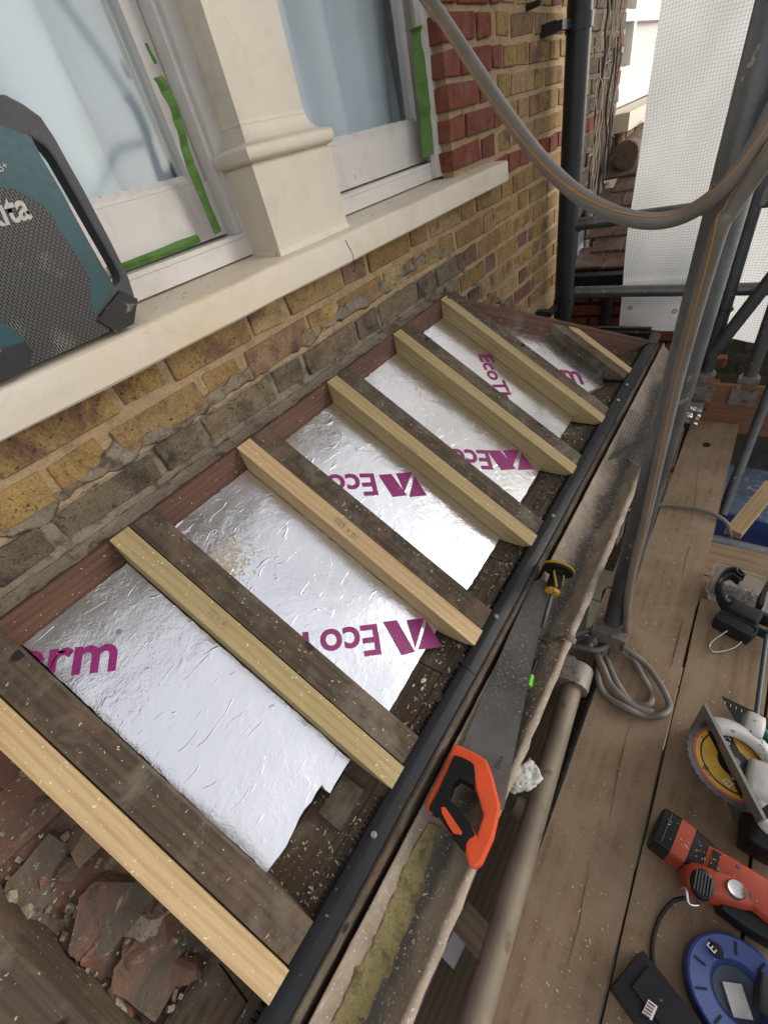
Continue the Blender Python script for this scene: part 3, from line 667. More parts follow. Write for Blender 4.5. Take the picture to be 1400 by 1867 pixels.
bm = bmesh.new(); pier_bm(bm, pier_secs([(0.024, 1.216)] + ml)); mo = finish('pier_moulding', bm, MAT['cream'], pier); smooth_by_angle(mo, 35)
bm = bmesh.new(); pier_bm(bm, pier_secs([(0.002, 1.278), (0.0, 1.284), (0.0, 2.6)])); finish('pier_shaft', bm, MAT['cream'], pier, bevel=0.005)

bm = bmesh.new(); bbox(bm, (-2.0, 0.08, 2.78), (2.75, 1.1, 2.84)); finish('added_overhang', bm, MAT['cream'], house, bevel=0.006)  # cream slab added out of view so the foil tops reflect warm beige
# ---- two sash windows
def sash(gx0, gx1, px0, px1):
    wroot = empty('sash_window', (0, 0, 0)); wroot.parent = house; wroot.location = Vector(((gx0 + gx1) / 2, 1.0, 1.06)) - Vector(house.location)
    y = 1.0
    bm = bmesh.new()
    for i in range(1): bbox(bm, (gx0 - 0.05, y, 1.112), (gx1 + 0.05, y + 0.04, 1.212))
    finish('bottom_rail', bm, MAT['white'], wroot, bevel=0.003)
    bm = bmesh.new()                        # crazed putty bead along the glass
    n = 60; rows = []
    for i in range(n + 1):
        x = gx0 + (gx1 - gx0) * i / n; j = noise.noise(Vector((x * 60, 1, 2))) * 0.004
        rows.append([bm.verts.new((x, y + 0.003, 1.2125)), bm.verts.new((x, y + 0.003, 1.219 + j)), bm.verts.new((x, y + 0.014, 1.229 + j)), bm.verts.new((x, y + 0.02, 1.2125))])
    for a, b in zip(rows, rows[1:]):
        for k in range(4): bm.faces.new((a[k], a[(k + 1) % 4], b[(k + 1) % 4], b[k]))
    finish('putty', bm, MAT['white'], wroot)
    for x0, x1 in ((gx0 - 0.036, gx0), (gx1, gx1 + 0.036)):
        bm = bmesh.new(); bbox(bm, (x0, y + 0.001, 1.2125), (x1, y + 0.0405, 2.5)); finish('stile', bm, MAT['white'], wroot, bevel=0.003)
    for x0, x1, yf in ((px0, gx0 - 0.038, 0.965), (gx1 + 0.038, px1, 0.965)):
        bm = bmesh.new(); bbox(bm, (x0, yf, 1.108), (x1, 1.05, 2.5)); bbox(bm, (x0 + (0.012 if x0 > gx0 else -0.0), yf - 0.012, 1.108), (x1 - (0.0 if x0 > gx0 else 0.012), yf + 0.003, 2.5))
        finish('jamb', bm, MAT['white'], wroot, bevel=0.004)
    bm = bmesh.new(); bbox(bm, (px0, 0.952, 1.0625), (px1, 1.055, 1.098)); bbox(bm, (px0, 0.953, 1.0985), (px1, 1.0, 1.1075)); finish('timber_sill', bm, MAT['white'], wroot, bevel=0.004)
    bm = bmesh.new(); bbox(bm, (gx0 - 0.01, y + 0.018, 1.21), (gx1 + 0.01, y + 0.022, 2.5)); finish('glass', bm, MAT['glass'], wroot)
    return wroot
sash(-0.35, 0.700, -0.46, 0.788)
w2 = sash(1.03, 1.612, 0.966, 1.702)
bm = bmesh.new(); bbox(bm, (1.588, 0.930, 1.0645), (1.648, 0.9515, 2.5)); bbox(bm, (1.600, 0.922, 1.0645), (1.625, 0.931, 2.5)); finish('frame_lining', bm, MAT['white'], w2, bevel=0.004)
# dark room behind
bm = bmesh.new()
for a, b in (((-0.7, 1.9, 0.6), (1.9, 1.92, 2.7)), ((-0.72, 1.13, 0.6), (-0.7, 1.92, 2.7)), ((1.9, 1.13, 0.6), (1.92, 1.92, 2.7)), ((-0.72, 1.13, 0.58), (1.92, 1.92, 0.6)), ((-0.72, 1.13, 2.7), (1.92, 1.92, 2.72))): bbox(bm, a, b)
finish('room', bm, MAT['room'], house)
def curtain(x0, x1, seed, label, amp=0.02, gather=0.0):
    bm = bmesh.new(); nx, nz = 150, 10; g_ = []
    for i in range(nx + 1):
        row = []
        for k in range(nz + 1):
            x = x0 + (x1 - x0) * i / nx; z = 0.72 + 1.8 * k / nz
            ph = x * 30 + 6 * noise.noise(Vector((x * 2.5, seed, z * 0.5)))
            s_ = noise.noise(Vector((x * 6 + seed, 0, z * 0.3))) * amp * 2.0 + (1 - abs(math.sin(ph * 0.5)) ** 0.7) * amp * 3.0 + 0.003 * noise.noise(Vector((x * 25, z * 9, seed)))
            row.append(bm.verts.new((x + noise.noise(Vector((x * 5, z, seed))) * 0.01, 1.085 + s_, z)))
        g_.append(row)
    for i in range(nx):
        for k in range(nz): bm.faces.new((g_[i][k], g_[i + 1][k], g_[i + 1][k + 1], g_[i][k + 1]))
    o = finish('curtain', bm, MAT['curtain'], smooth=True); tag(o, label, 'curtain'); return o
curtain(-0.5, 0.715, 2, 'pale blue curtain hanging in folds behind the window nearer the radio')
curtain(0.87, 1.675, 8, 'pale blue curtain behind the window beside the red brick quoins')

# ---- strips of green masking tape left on the frames
def tape(P, wd, label, side=Vector((1, 0, 0)), curl=0.004):
    pts = catmull(P, 6); bm = bmesh.new(); rows = []
    for i, p in enumerate(pts):
        w_ = wd * (0.95 + 0.3 * noise.noise(p * 16)); off = Vector((0.0, -abs(noise.noise(p * 26)) * curl * 1.6, 0))
        rows.append([bm.verts.new(p + off - side * w_ / 2), bm.verts.new(p + off * 1.5 + side * w_ * 0.3 * noise.noise(p * 20) + Vector((0, -curl * 0.35, 0))), bm.verts.new(p + off + side * w_ / 2)])
    for a, b in zip(rows, rows[1:]):
        for k in range(2): bm.faces.new((a[k], a[k + 1], b[k + 1], b[k]))
    r_ = bmesh.ops.extrude_face_region(bm, geom=bm.faces[:])
    for v_ in [e for e in r_['geom'] if isinstance(e, bmesh.types.BMVert)]: v_.co += Vector((0, 0.0007, 0))
    o = finish('masking_tape', bm, MAT['tape'], smooth=False); tag(o, label, 'tape', 'green masking tape on the window frames'); return o
TY = 0.962
tape([at(u, v, y=TY) for u, v in [(286, 140), (296, 155), (313, 190), (325, 225), (343, 290), (365, 345), (385, 395), (398, 424)]], 0.020, 'long peeling green tape strip on the frame left of the cream pier', Vector((1, 0, 0.15)))
tape([at(u, v, y=TY + 0.01) for u, v in [(266, 78), (274, 95), (284, 116)]], 0.008, 'small green tape scrap high on the frame left of the cream pier')
tape([at(u, v, y=0.985) for u, v in [(196, 494), (230, 484), (275, 468), (315, 452), (340, 442), (362, 434)]], 0.016, 'crumpled green tape along the sill ledge behind the radio', Vector((-0.1, 0, 1)), 0.006)
tape([at(u, v, y=0.945) for u, v in [(755, 50), (762, 60), (764, 100), (768, 150), (775, 215), (778, 260), (780, 284)]], 0.048, 'broad green tape strip on the frame beside the red brick quoins', Vector((0.62, -0.55, 0.08)))
tape([at(u, v, y=TY) for u, v in [(763, 18), (765, 32), (768, 42)]], 0.007, 'narrow green tape sliver above the broad strip by the quoins')

# ---- black downpipe with brackets
dp = at(1040, 300, y=0.79); DPX = 2.53
dpo = empty('downpipe', (DPX, 0.79, GZ), 'black rainwater downpipe at the corner of the yellow brick wall', 'downpipe')
tube('pipe', [(DPX, 0.79, GZ), (DPX, 0.79, 2.8)], 0.047, MAT['pipe_black'], dpo, 20)
def bracket(z, lug):
    tube('collar', [(DPX, 0.79, z - 0.022), (DPX, 0.79, z + 0.022)], 0.0525, MAT['pipe_black'], dpo, 20)
    bm = bmesh.new(); bbox(bm, (DPX - 0.16, 0.80, z - 0.012), (DPX - 0.04, 0.83, z + 0.014)); bbox(bm, (DPX - 0.165, 0.82, z - 0.016), (DPX - 0.13, 0.8795, z + 0.018)); finish('bracket', bm, MAT['pipe_black'], dpo, bevel=0.003)
bracket(1.375, 1); bracket(0.33, 1)
hk = at(972, 8, y=0.86); tube('wall_hook', [(hk.x, 0.895, hk.z), (hk.x, 0.84, hk.z), (hk.x + 0.002, 0.835, hk.z + 0.05)], 0.011, MAT['pipe_black'], house, 8)

# ================================================================== NEIGHBOUR beyond the downpipe
nb = empty('neighbour_house', (3.6, 1.1, GZ), 'neighbouring brick house with vine stems, white window and tiled bay roof', 'house')
NY = 0.90
bm = bmesh.new(); bbox(bm, (2.664, NY + 0.006, GZ), (3.68, 1.3, 3.2)); bbox(bm, (3.681, NY + 0.0065, GZ), (7.0, 1.3, 0.93)); bbox(bm, (6.0, NY + 0.007, 0.93), (7.0, 1.3, 3.2))
nwall = finish('wall', bm, MAT['grey_mortar'], nb)
def put_brick_n(x, z, kind, mat):
    o = bpy.data.objects.new('brick', brick_mesh(kind, mat, random.randrange(6))); link(o, nwall)
    o.location = Vector((x, NY + 0.024 + random.uniform(-0.003, 0.003), z))
for k in range(-9, 8):
    zc = BED0 + k * P_ + P_ / 2
    x = 2.69 + (0.1 if k % 2 else 0.0)
    while x < 3.5:
        put_brick_n(x + 0.1, zc, 's', 'red' if k == 0 else 'sooty'); x += 0.225
    if k >= 0: put_brick_n(3.57 + (0.03 if k % 2 else 0), zc, 'h', 'red')
    if k >= 1: put_brick_n(3.63, zc, 0.08, 'red')
    if k < -1:
        x = 3.62
        while x < 5.2 and k > -5: put_brick_n(x, zc, 's', 'sooty' if (k % 2) else 'stock'); x += 0.225
# neighbour window
nw = empty('white_window', (0, 0, 0)); nw.parent = nb; nw.location = Vector((4.4, 1.0, 1.0)) - Vector(nb.location)
bm = bmesh.new(); bbox(bm, (3.69, 0.955, 1.03), (3.78, 1.10, 2.6)); finish('jamb', bm, MAT['white'], nw, bevel=0.006)
bm = bmesh.new(); bbox(bm, (3.781, 0.975, 1.03), (3.86, 1.11, 2.6)); finish('stile', bm, MAT['white'], nw, bevel=0.006)
bm = bmesh.new(); bbox(bm, (3.861, 1.0, 1.03), (6.0, 1.05, 1.22)); finish('bottom_rail', bm, MAT['white'], nw, bevel=0.006)
bm = bmesh.new(); bbox(bm, (3.861, 1.045, 1.221), (6.0, 1.05, 2.6)); finish('pane', bm, MAT['dustywhite'], nw)
bm = bmesh.new(); bbox(bm, (3.861, 1.001, 1.42), (6.0, 1.049, 1.47)); finish('glazing_bar', bm, MAT['white'], nw, bevel=0.006)
bm = bmesh.new(); bbox(bm, (4.30, 1.002, 1.2215), (4.36, 1.048, 2.6)); finish('glazing_bar', bm, MAT['white'], nw, bevel=0.006)
bm = bmesh.new(); bbox(bm, (3.56, 0.80, 0.935), (6.0, 1.05, 1.02)); ns = finish('window_sill', bm, MAT['cream'], nb, bevel=0.008)
# neighbour bay roof: the hipped end, clay tiles stepping down towards us
rf = empty('bay_roof', (0, 0, 0)); rf.parent = nb; rf.location = Vector((3.3, 0.6, 0.5)) - Vector(nb.location)
tl = bmesh.new(); bbox(tl, (-0.075, -0.081, -0.008), (0.075, 0.081, 0.008)); bmesh.ops.bevel(tl, geom=tl.edges[:], offset=0.003, segments=1, affect='EDGES')
tme = bpy.data.meshes.new('roof_tile'); tl.to_mesh(tme); tl.free(); tme.materials.append(MAT['tile'])
for r_ in range(7):
    for c_ in range(5):
        o = bpy.data.objects.new('roof_tile', tme); link(o, rf)
        o.location = Vector((2.99 + r_ * 0.082, 0.80 - c_ * 0.167 - (0.083 if r_ % 2 else 0), 0.425 + r_ * 0.058 + random.uniform(-0.004, 0.004))) - Vector((3.3, 0.6, 0.5))
        o.rotation_euler = (random.uniform(-0.03, 0.03), R(-27) + random.uniform(-0.02, 0.02), random.uniform(-0.03, 0.03))
bm = bmesh.new(); bbox(bm, (3.05, 0.10, GZ), (4.4, 0.88, 0.36)); finish('bay_core', bm, MAT['earth'], nb)
bm = bmesh.new(); bbox(bm, (2.865, 0.05, 0.315), (2.935, 0.87, 0.365)); finish('eaves_gutter', bm, MAT['pvc'], nb, bevel=0.015)
for r_ in range(10):
    for c_ in range(4):
        o = bpy.data.objects.new('brick', brick_mesh('s', 'red', c_)); link(o, nwall)
        o.location = Vector((3.035, 0.78 - c_ * 0.225 + (0.11 if r_ % 2 else 0), 0.27 - r_ * P_)); o.rotation_euler = (0, 0, R(90))
tube('downpipe', [(2.95, 0.66, 0.32), (2.95, 0.66, GZ)], 0.033, MAT['pipe_black'], nb, 14)
for k in range(4): box('lead_soaker', (2.98 + k * 0.13, 0.868, 0.44 + k * 0.092), (3.10 + k * 0.13, 0.874, 0.56 + k * 0.092), MAT['lead'], nb, 0.001)
hr = at(1140, 282, x=3.42); tube('ridge_tile', [hr, hr + Vector((0.5, -0.02, 0.05))], 0.068, MAT['tile'], nb, 14)
# bare climbing stems
for i in range(30):
    rv = random.Random(100 + i); x = 2.69 + 0.80 * rv.random(); z = rv.uniform(0.0, 0.5); P = []
    zt = rv.uniform(1.3, 1.9); y0 = NY - 0.012 - rv.random() * 0.03; drift = rv.uniform(-0.12, 0.22)
    while z < zt:
        P.append((x, y0 + rv.uniform(-0.01, 0.01), z)); z += rv.uniform(0.05, 0.11); x += rv.uniform(-0.022, 0.022) + drift * 0.045
    if len(P) > 3:
        n_ = len(P); tube('vine_stem', catmull(P, 3), 0.006, MAT['bark'] if i % 3 else MAT['bark_dark'], nb, 6, rr=[0.0042 - 0.0022 * j / (3 * n_) + (0.003 if i % 6 == 0 else 0) for j in range(3 * (n_ - 1) + 1)])
for i in range(26):
    rv = random.Random(300 + i); p = Vector((2.70 + 0.8 * rv.random(), NY - 0.02, rv.uniform(0.2, 1.6))); q = p + Vector((rv.uniform(-0.1, 0.1), -rv.uniform(0.0, 0.05), rv.uniform(-0.06, 0.1)))
    tube('vine_stem', catmull([p, (p + q) / 2 + Vector((rv.uniform(-0.03, 0.03), -0.02, rv.uniform(-0.03, 0.03))), q], 5), 0.0026, MAT['bark'], nb, 5)
# low mossy garden wall under the sheeting
gw = empty('garden_wall', (3.6, -0.6, GZ), 'low mossy brick garden wall below the white sheeting', 'wall')
bm = bmesh.new(); bbox(bm, (3.506, -2.4, GZ), (3.70, 0.34, -0.02)); finish('core', bm, MAT['ground'], gw)
for k in range(12):
    y = -2.3 + (0.11 if k % 2 else 0)
    while y < 0.3:
        o = bpy.data.objects.new('brick', brick_mesh('s', 'mossbrick', random.randrange(6))); link(o, gw)
        o.location = Vector((3.525, y, -0.06 - k * P_)) - Vector(gw.location); o.rotation_euler = (0, 0, R(90)); y += 0.225
for j in range(12): box('coping', (3.46, -2.35 + j * 0.225, -0.015), (3.74, -2.135 + j * 0.225, 0.05), MAT['mossbrick'], gw, 0.008, 1)

# ================================================================== BAY ROOF FRAME
LN = math.hypot(0.555, 0.395); CO, SI = 0.555 / LN, 0.395 / LN
EXR = Vector((0, -CO, -SI)); EYR = Vector((0, SI, -CO)); NR = Vector((0, -SI, CO))
rfm = empty('roof_frame', (0.7, 0.55, 0.2), 'opened lean-to bay roof of doubled old and new rafters', 'roof frame')
def rafter_poly(y0=0.83, y1=0.275, depth=0.095, nose=0.010):
    s0 = (0.83 - y0) / CO; s1 = (0.83 - y1) / CO
    k = (depth - nose * CO) / SI
    return [(s0, 0), (s1, 0), (s1 + nose * SI, nose * CO), (s1 + nose * SI - k * CO, depth), (s0 + depth * SI / CO, depth)]
def rafter(name, x0, w_, mat, label=None, drop=0.0, y0=0.8295, y1=0.275, depth=0.095, bevel=0.002, lean=0.0, nose=0.010):
    P0 = Vector((x0, 0.83, 0.755)) + EYR * drop
    ex = (EXR + Vector((lean, 0, 0))).normalized()
    pts = rafter_poly(y0, y1, depth, nose); mid = (pts[0][0] + pts[1][0]) / 2
    M = frame(P0 + ex * mid, ex, EYR, None)
    pts = [(p[0] - mid, p[1]) for p in pts]
    o = prism(name, pts, 0, w_, M, mat, rfm, bevel=bevel)
    if label: o['label'] = label
    return o
PAIRS = [-0.19, 0.112, 0.427, 0.744, 1.060, 1.352]
for i, x in enumerate(PAIRS):
    rafter('rafter', x, 0.040, MAT['timber_pale'] if i in (0, 2) else MAT['timber_new'], 'new pale softwood rafter' if i in (0, 2) else 'new greenish treated rafter')
    rafter('rafter', x + 0.043, 0.054, MAT['timber_old'], 'old dark weathered rafter', drop=0.003, y1=0.270 if i else 0.272, depth=0.10, bevel=0.004, nose=0.012)
rafter('rafter', -0.392, 0.078, MAT['timber_old'], 'old dark weathered rafter', drop=0.008, depth=0.10, bevel=0.007)
# hip and jack rafters at the far end
obox('hip_rafter', (1.395, 0.835, 0.752), (2.02, 0.262, 0.352), (0, 0, 1), 0.040, 0.085, MAT['timber_red'], rfm, 0.003)
rafter('rafter', 1.662, 0.045, MAT['timber_old'], 'old dark jack rafter', drop=0.003, y0=0.562, y1=0.285, depth=0.065, bevel=0.004)
rafter('rafter', 1.712, 0.036, MAT['timber_pale'], 'short pale jack rafter', drop=0.001, y0=0.510, y1=0.28, depth=0.06)
# wall ledger
o = box('wall_ledger', (-0.9, 0.832, 0.60), (1.43, 0.874, 0.752), MAT['timber_red'], rfm, 0.004)
# dirty mortar lying on the ledger top
bm = bmesh.new(); rows = []
for i in range(140):
    x = -0.9 + 2.33 * i / 139; row = []
    for k in range(5):
        y = 0.838 + 0.036 * k / 4 + (noise.noise(Vector((x * 30, k, 0))) * 0.004 if k == 0 else 0)
        row.append(bm.verts.new((x, y, 0.7535 + 0.006 * (k / 4) ** 2 + 0.003 * noise.noise(Vector((x * 40, y * 90, 3))))))
    rows.append(row)
for a, b in zip(rows, rows[1:]):
    for k in range(4): bm.faces.new((a[k], a[k + 1], b[k + 1], b[k]))
finish('ledger_mortar', bm, MAT['grey_mortar'], rfm, smooth=True)
# eaves boards
box('eaves_board', (-0.62, 0.256, 0.300), (2.06, 0.312, 0.343), MAT['eaves'], rfm, 0.003)
rv = random.Random(5); x = -0.62
while x < 2.05:
    L = rv.choice([0.34, 0.22, 0.41, 0.14]); x1 = min(x + L, 2.05)
    box('eaves_board', (x, 0.3145, 0.300), (x1 - 0.003, 0.398, 0.337 + rv.uniform(-0.002, 0.002)), MAT['eaves'], rfm, 0.003)
    box('eaves_board', (x + 0.02, 0.401, 0.295), (x1 + 0.017, 0.52, 0.330 + rv.uniform(-0.002, 0.002)), MAT['eaves'], rfm, 0.003)
    x = x1
o = box('loose_block', (0.015, 0.325, 0.3385), (0.085, 0.372, 0.353), MAT['eaves'], rfm, 0.003)
box('fascia_board', (-0.62, 0.247, 0.06), (2.06, 0.2555, 0.338), MAT['timber_old'], rfm, 0.002)
box('end_fascia', (2.062, 0.262, 0.06), (2.072, 0.85, 0.335), MAT['timber_old'], rfm, 0.002)

# ---- old brick core and rubble seen beside the nearest rafter
core = empty('masonry_core', (-0.3, 0.58, 0.1), 'exposed rough old brickwork and rubble below the nearest rafter', 'masonry')
pts = [(-0.75, 0.25), (-0.08, 0.25), (-0.08, 0.83), (-0.75, 0.83)]
bm = bmesh.new(); n = 26; gr = []
for i in range(n + 1):
    row = []
    for k in range(n + 1):
        x = -0.75 + 0.65 * i / n; y = 0.25 + 0.59 * k / n; p = Vector((x, y, max(rz(y) - 0.126, 0.205)))
        p.z += noise.noise(p * 16) * 0.02 + noise.noise(p * 50) * 0.007; row.append(bm.verts.new(p))
    gr.append(row)
for i in range(n):
    for k in range(n): bm.faces.new((gr[i][k], gr[i + 1][k], gr[i + 1][k + 1], gr[i][k + 1]))
finish('rubble_bed', bm, MAT['core'], core, smooth=True)
rv = random.Random(11)
def chipped(size, rv, cuts, keep=0.36):
    bm = bmesh.new(); bbox(bm, [-s_ / 2 for s_ in size], [s_ / 2 for s_ in size]); S_ = Vector(size)
    for _ in range(cuts):
        n_ = Vector((rv.choice((-1, 1)) * rv.uniform(0.3, 1), rv.choice((-1, 1)) * rv.uniform(0.3, 1), rv.uniform(-0.3, 1))).normalized()
        co = Vector((n_.x * S_.x, n_.y * S_.y, n_.z * S_.z)) * rv.uniform(keep, 0.52)
        bmesh.ops.bisect_plane(bm, geom=bm.verts[:] + bm.edges[:] + bm.faces[:], plane_co=co, plane_no=n_, clear_outer=True)
        es = [e for e in bm.edges if len(e.link_faces) == 1]
        if es: bmesh.ops.holes_fill(bm, edges=es)
    bmesh.ops.triangulate(bm, faces=bm.faces); bmesh.ops.subdivide_edges(bm, edges=bm.edges, cuts=2, use_grid_fill=True)
    sd_ = rv.random() * 40
    for v_ in bm.verts: v_.co += noise.noise_vector(v_.co * 45 + Vector((sd_, 0, 0))) * 0.0035 + noise.noise_vector(v_.co * 130 + Vector((sd_, 0, 0))) * 0.002
    return bm
for r_ in range(7):
    y = 0.30 + r_ * 0.083; x = -0.40 + (0.09 if r_ % 2 else 0.0)
    while x < -0.14:
        L = rv.uniform(0.15, 0.22) if rv.random() < 0.6 else rv.uniform(0.08, 0.12); xc = x + L / 2
        nm = 'stone' if rv.random() < 0.2 else 'brick'
        bm = chipped((L * 1.04, 0.088, 0.075), rv, 4, 0.44)
        p = Vector((xc, y, max(rz(y) - 0.150, 0.195) + rv.uniform(-0.010, 0.008)))
        o = finish(nm, bm, MAT['core'], core, smooth=False, M=Matrix.Translation(p) @ Matrix.Rotation(R(33) + rv.uniform(-0.1, 0.06), 4, 'X') @ Matrix.Rotation(rv.uniform(-0.12, 0.12), 4, 'Z') @ Matrix.Rotation(rv.uniform(-0.1, 0.1), 4, 'Y'))
        x += L + 0.004
for i in range(26):
    x = rv.uniform(-0.33, -0.18); y = rv.uniform(0.28, 0.80); k_ = rv.uniform(0.02, 0.045)
    bm = chipped((k_ * rv.uniform(1, 1.6), k_, k_ * 0.6), rv, 6, 0.26); finish('mortar_lump' if i % 2 else 'stone', bm, MAT['old_mortar'] if i % 3 == 0 else MAT['core'], core, M=Matrix.Translation((x, y, max(rz(y) - 0.150, 0.195) + 0.035)) @ Matrix.Rotation(rv.uniform(0, 6), 4, 'Z') @ Matrix.Rotation(rv.uniform(-0.5, 0.5), 4, 'X'))
bm = bmesh.new()
for i in range(260):
    x = rv.uniform(-0.36, -0.17); y = rv.uniform(0.27, 0.82); s_ = rv.choice((0.0015, 0.002, 0.003, 0.005))
    bmesh.ops.create_cube(bm, size=s_ * 2, matrix=Matrix.Translation((x, y, max(rz(y) - 0.150, 0.195) + 0.030 + rv.uniform(0, 0.008))) @ Matrix.Rotation(rv.uniform(0, 6), 4, Vector((rv.random(), rv.random(), rv.random() + 0.1)).normalized()) @ Matrix.Diagonal((1, rv.uniform(0.5, 1), rv.uniform(0.4, 0.9), 1)))
cm_ = finish('mortar_crumbs', bm, MAT['old_mortar'], core); cm_['kind'] = 'stuff'
bm = chipped((0.23, 0.10, 0.07), rv, 6); bb = finish('brick', bm, MAT['core'], core, M=Matrix.Translation((-0.25, 0.345, 0.245)) @ Matrix.Rotation(R(24), 4, 'X') @ Matrix.Rotation(R(-38), 4, 'Z'))

# ================================================================== FOIL FACED INSULATION BOARDS
FO = 0.060
def board(outline, label):
    """outline: (x, y) corner list on the board's upper face, made ragged"""
    P = []; n = len(outline)
    for i in range(n):
        a, b = Vector(outline[i]), Vector(outline[(i + 1) % n]); k = max(2, int((b - a).length / 0.012))
        for j in range(k):
            q = a.lerp(b, j / k); nn = Vector((b.y - a.y, a.x - b.x)).normalized()
            P.append(q + nn * (noise.noise(Vector((q.x * 70, q.y * 70, 1))) * 0.0022 if 0 < j else 0))
    c = sum(P, Vector((0, 0))) / len(P)
    O = Vector((c.x, c.y, rz(c.y, FO)))
    # local frame: x = world X, y = up the slope, z = outward normal
    M = frame(O, (1, 0, 0), -EXR)
    L = [(p.x - c.x, (p.y - c.y) / CO) for p in P]
    bm = bmesh.new(); prism_bm(bm, L, -0.045, 0.0)
    bmesh.ops.recalc_face_normals(bm, faces=bm.faces); bm.normal_update()
    for f_ in bm.faces: f_.material_index = 0 if f_.normal.z > 0.5 else 1
    o = finish('insulation_board', bm, [MAT['foil'], MAT['foam']], None, M=M)
    return tag(o, label, 'insulation board', 'foil boards between the rafters')
def pxy(u, v):
    p = roof(u, v, FO); return (p.x, p.y)
bays = []
b1 = [(-0.090, 0.829), (0.109, 0.829), (0.109, 0.370)] + [pxy(*q) for q in [(618, 1418), (602, 1447), (587, 1431), (545, 1493), (522, 1543), (486, 1592)]] 
B1 = board(b1, 'nearest foil board, with large upright letters rm and a notched lower edge')
def rect(x0, x1, ya, yb): return [(x0, 0.829), (x1, 0.829), (x1, ya), (x0, yb)]
B2 = board(rect(0.2115, 0.425, 0.367, 0.360), 'foil board between second and third rafter pairs with dark stain near the top')
B3 = board(rect(0.5265, 0.742, 0.360, 0.359), 'foil board in the middle bay with upside-down print beside three nail holes')
B3['label'] = 'foil board in the third bay counted from the near end'
B4 = board(rect(0.8435, 1.058, 0.368, 0.364), 'foil board in the fourth bay from the near end with upside-down print at its foot')
B5 = board(rect(1.1595, 1.350, 0.369, 0.369), 'foil board whose purple letters run down the slope')
B6 = board([(1.4515, 0.765), (1.660, 0.565), (1.660, 0.36), (1.625, 0.345), (1.517, 0.378), (1.4515, 0.372)], 'small cut foil board at the far hip with letters rm')
B7 = board([(1.7485, 0.465), (1.81, 0.41), (1.81, 0.36), (1.7485, 0.36)], 'tiny foil offcut beyond the short jack rafter')
def fp_(u, v): return roof(u, v, FO)
def cx(x, s_): return (Vector((x, 0, 0)), Vector((s_, 0, 0)))
UP = -EXR; DN = EXR
lettering('printed_letters', 'erm', fp_(18, 1241), fp_(211, 1221), UP, NR, MAT['purple'], B1, bold=0.022, hs=1.0, clip=[cx(-0.0895, -1)])
lettering('printed_letters', '®', fp_(211, 1158), fp_(222, 1156), UP, NR, MAT['ink'], B1)
lettering('printed_letters', 'EcoT', fp_(687, 1139), fp_(532, 1157), DN, NR, MAT['purple'], B2, bold=0.02, clip=[cx(0.212, -1)])
lettering('printed_letters', 'EcoT', fp_(681, 864), fp_(552, 868), DN, NR, MAT['purple'], B3, bold=0.02, clip=[cx(0.5272, -1)])
lettering('printed_letters', 'EcoT', fp_(889, 822), fp_(783, 817), DN, NR, MAT['purple'], B4, bold=0.02, clip=[cx(0.844, -1)])
lettering('printed_letters', 'EcoTh', fp_(871, 646), fp_(912, 730), Vector((1, 0, 0)), NR, MAT['purple'], B5, bold=0.02, clip=[cx(1.160, -1)])
lettering('printed_letters', 'rm', fp_(1010, 693), fp_(1065, 700), UP, NR, MAT['purple'], B6, bold=0.02, clip=[cx(1.452, -1)])
def logo(polys, parent, x_lo, x_hi):
    for pg in polys:
        bm = bmesh.new(); bm.faces.new([bm.verts.new(fp_(*q) + NR * 0.0008) for q in pg])
        for co, no in (cx(x_lo, -1), cx(x_hi, 1)): bmesh.ops.bisect_plane(bm, geom=bm.verts[:] + bm.edges[:] + bm.faces[:], plane_co=co, plane_no=no, clear_outer=True)
        finish('printed_logo', bm, MAT['purple'], parent)
logo([[(698, 1134), (723, 1131), (757, 1189), (732, 1195)], [(741, 1131), (773, 1127), (757, 1183)], [(778, 1133), (806, 1180), (762, 1185)]], B2, 0.212, 0.424)
logo([[(690, 866), (713, 864), (742, 903), (716, 906)], [(722, 863), (751, 861), (737, 897)], [(755, 867), (778, 903), (746, 906)]], B3, 0.527, 0.741)
logo([[(888, 821), (911, 821), (940, 855), (914, 857)], [(916, 820), (946, 821), (934, 851)], [(951, 825), (974, 855), (944, 857)]], B4, 0.844, 1.057)
# bare patch where the foil skin has gone
bm = bmesh.new(); rv = random.Random(4)
for i in range(420):
    p = fp_(415 + rv.gauss(0, 22), 1022 + rv.gauss(0, 19)) + NR * (0.0005 + i * 4e-7); r_ = rv.choice((0.0008, 0.0014, 0.002, 0.0032))
    bm.faces.new([bm.verts.new(p + Vector((1, 0, 0)) * math.cos(a) * r_ * rv.uniform(0.4, 1.5) + EXR * math.sin(a) * r_ * rv.uniform(0.4, 1.5)) for a in [k * 0.785 for k in range(8)]])
st = finish('foil_stain', bm, MAT['foam'], B2); st['kind'] = 'stuff'
# pencilled sizes on the new rafters
tp = lambda u, v: roof(u, v, 0)
lettering('pencil_note', '22 x 61', tp(378, 1118), tp(412, 1146), Vector((1, 0, 0.0)), NR, MAT['pencil'], rfm, lift=0.0009)
lettering('pencil_note', '225 x 61', tp(608, 948), tp(648, 985), Vector((1, 0, 0.0)), NR, MAT['pencil'], rfm, lift=0.0009)
lettering('pencil_note', '22 x 61', tp(738, 812), tp(760, 828), Vector((1, 0, 0.0)), NR, MAT['pencil'], rfm, lift=0.0009)

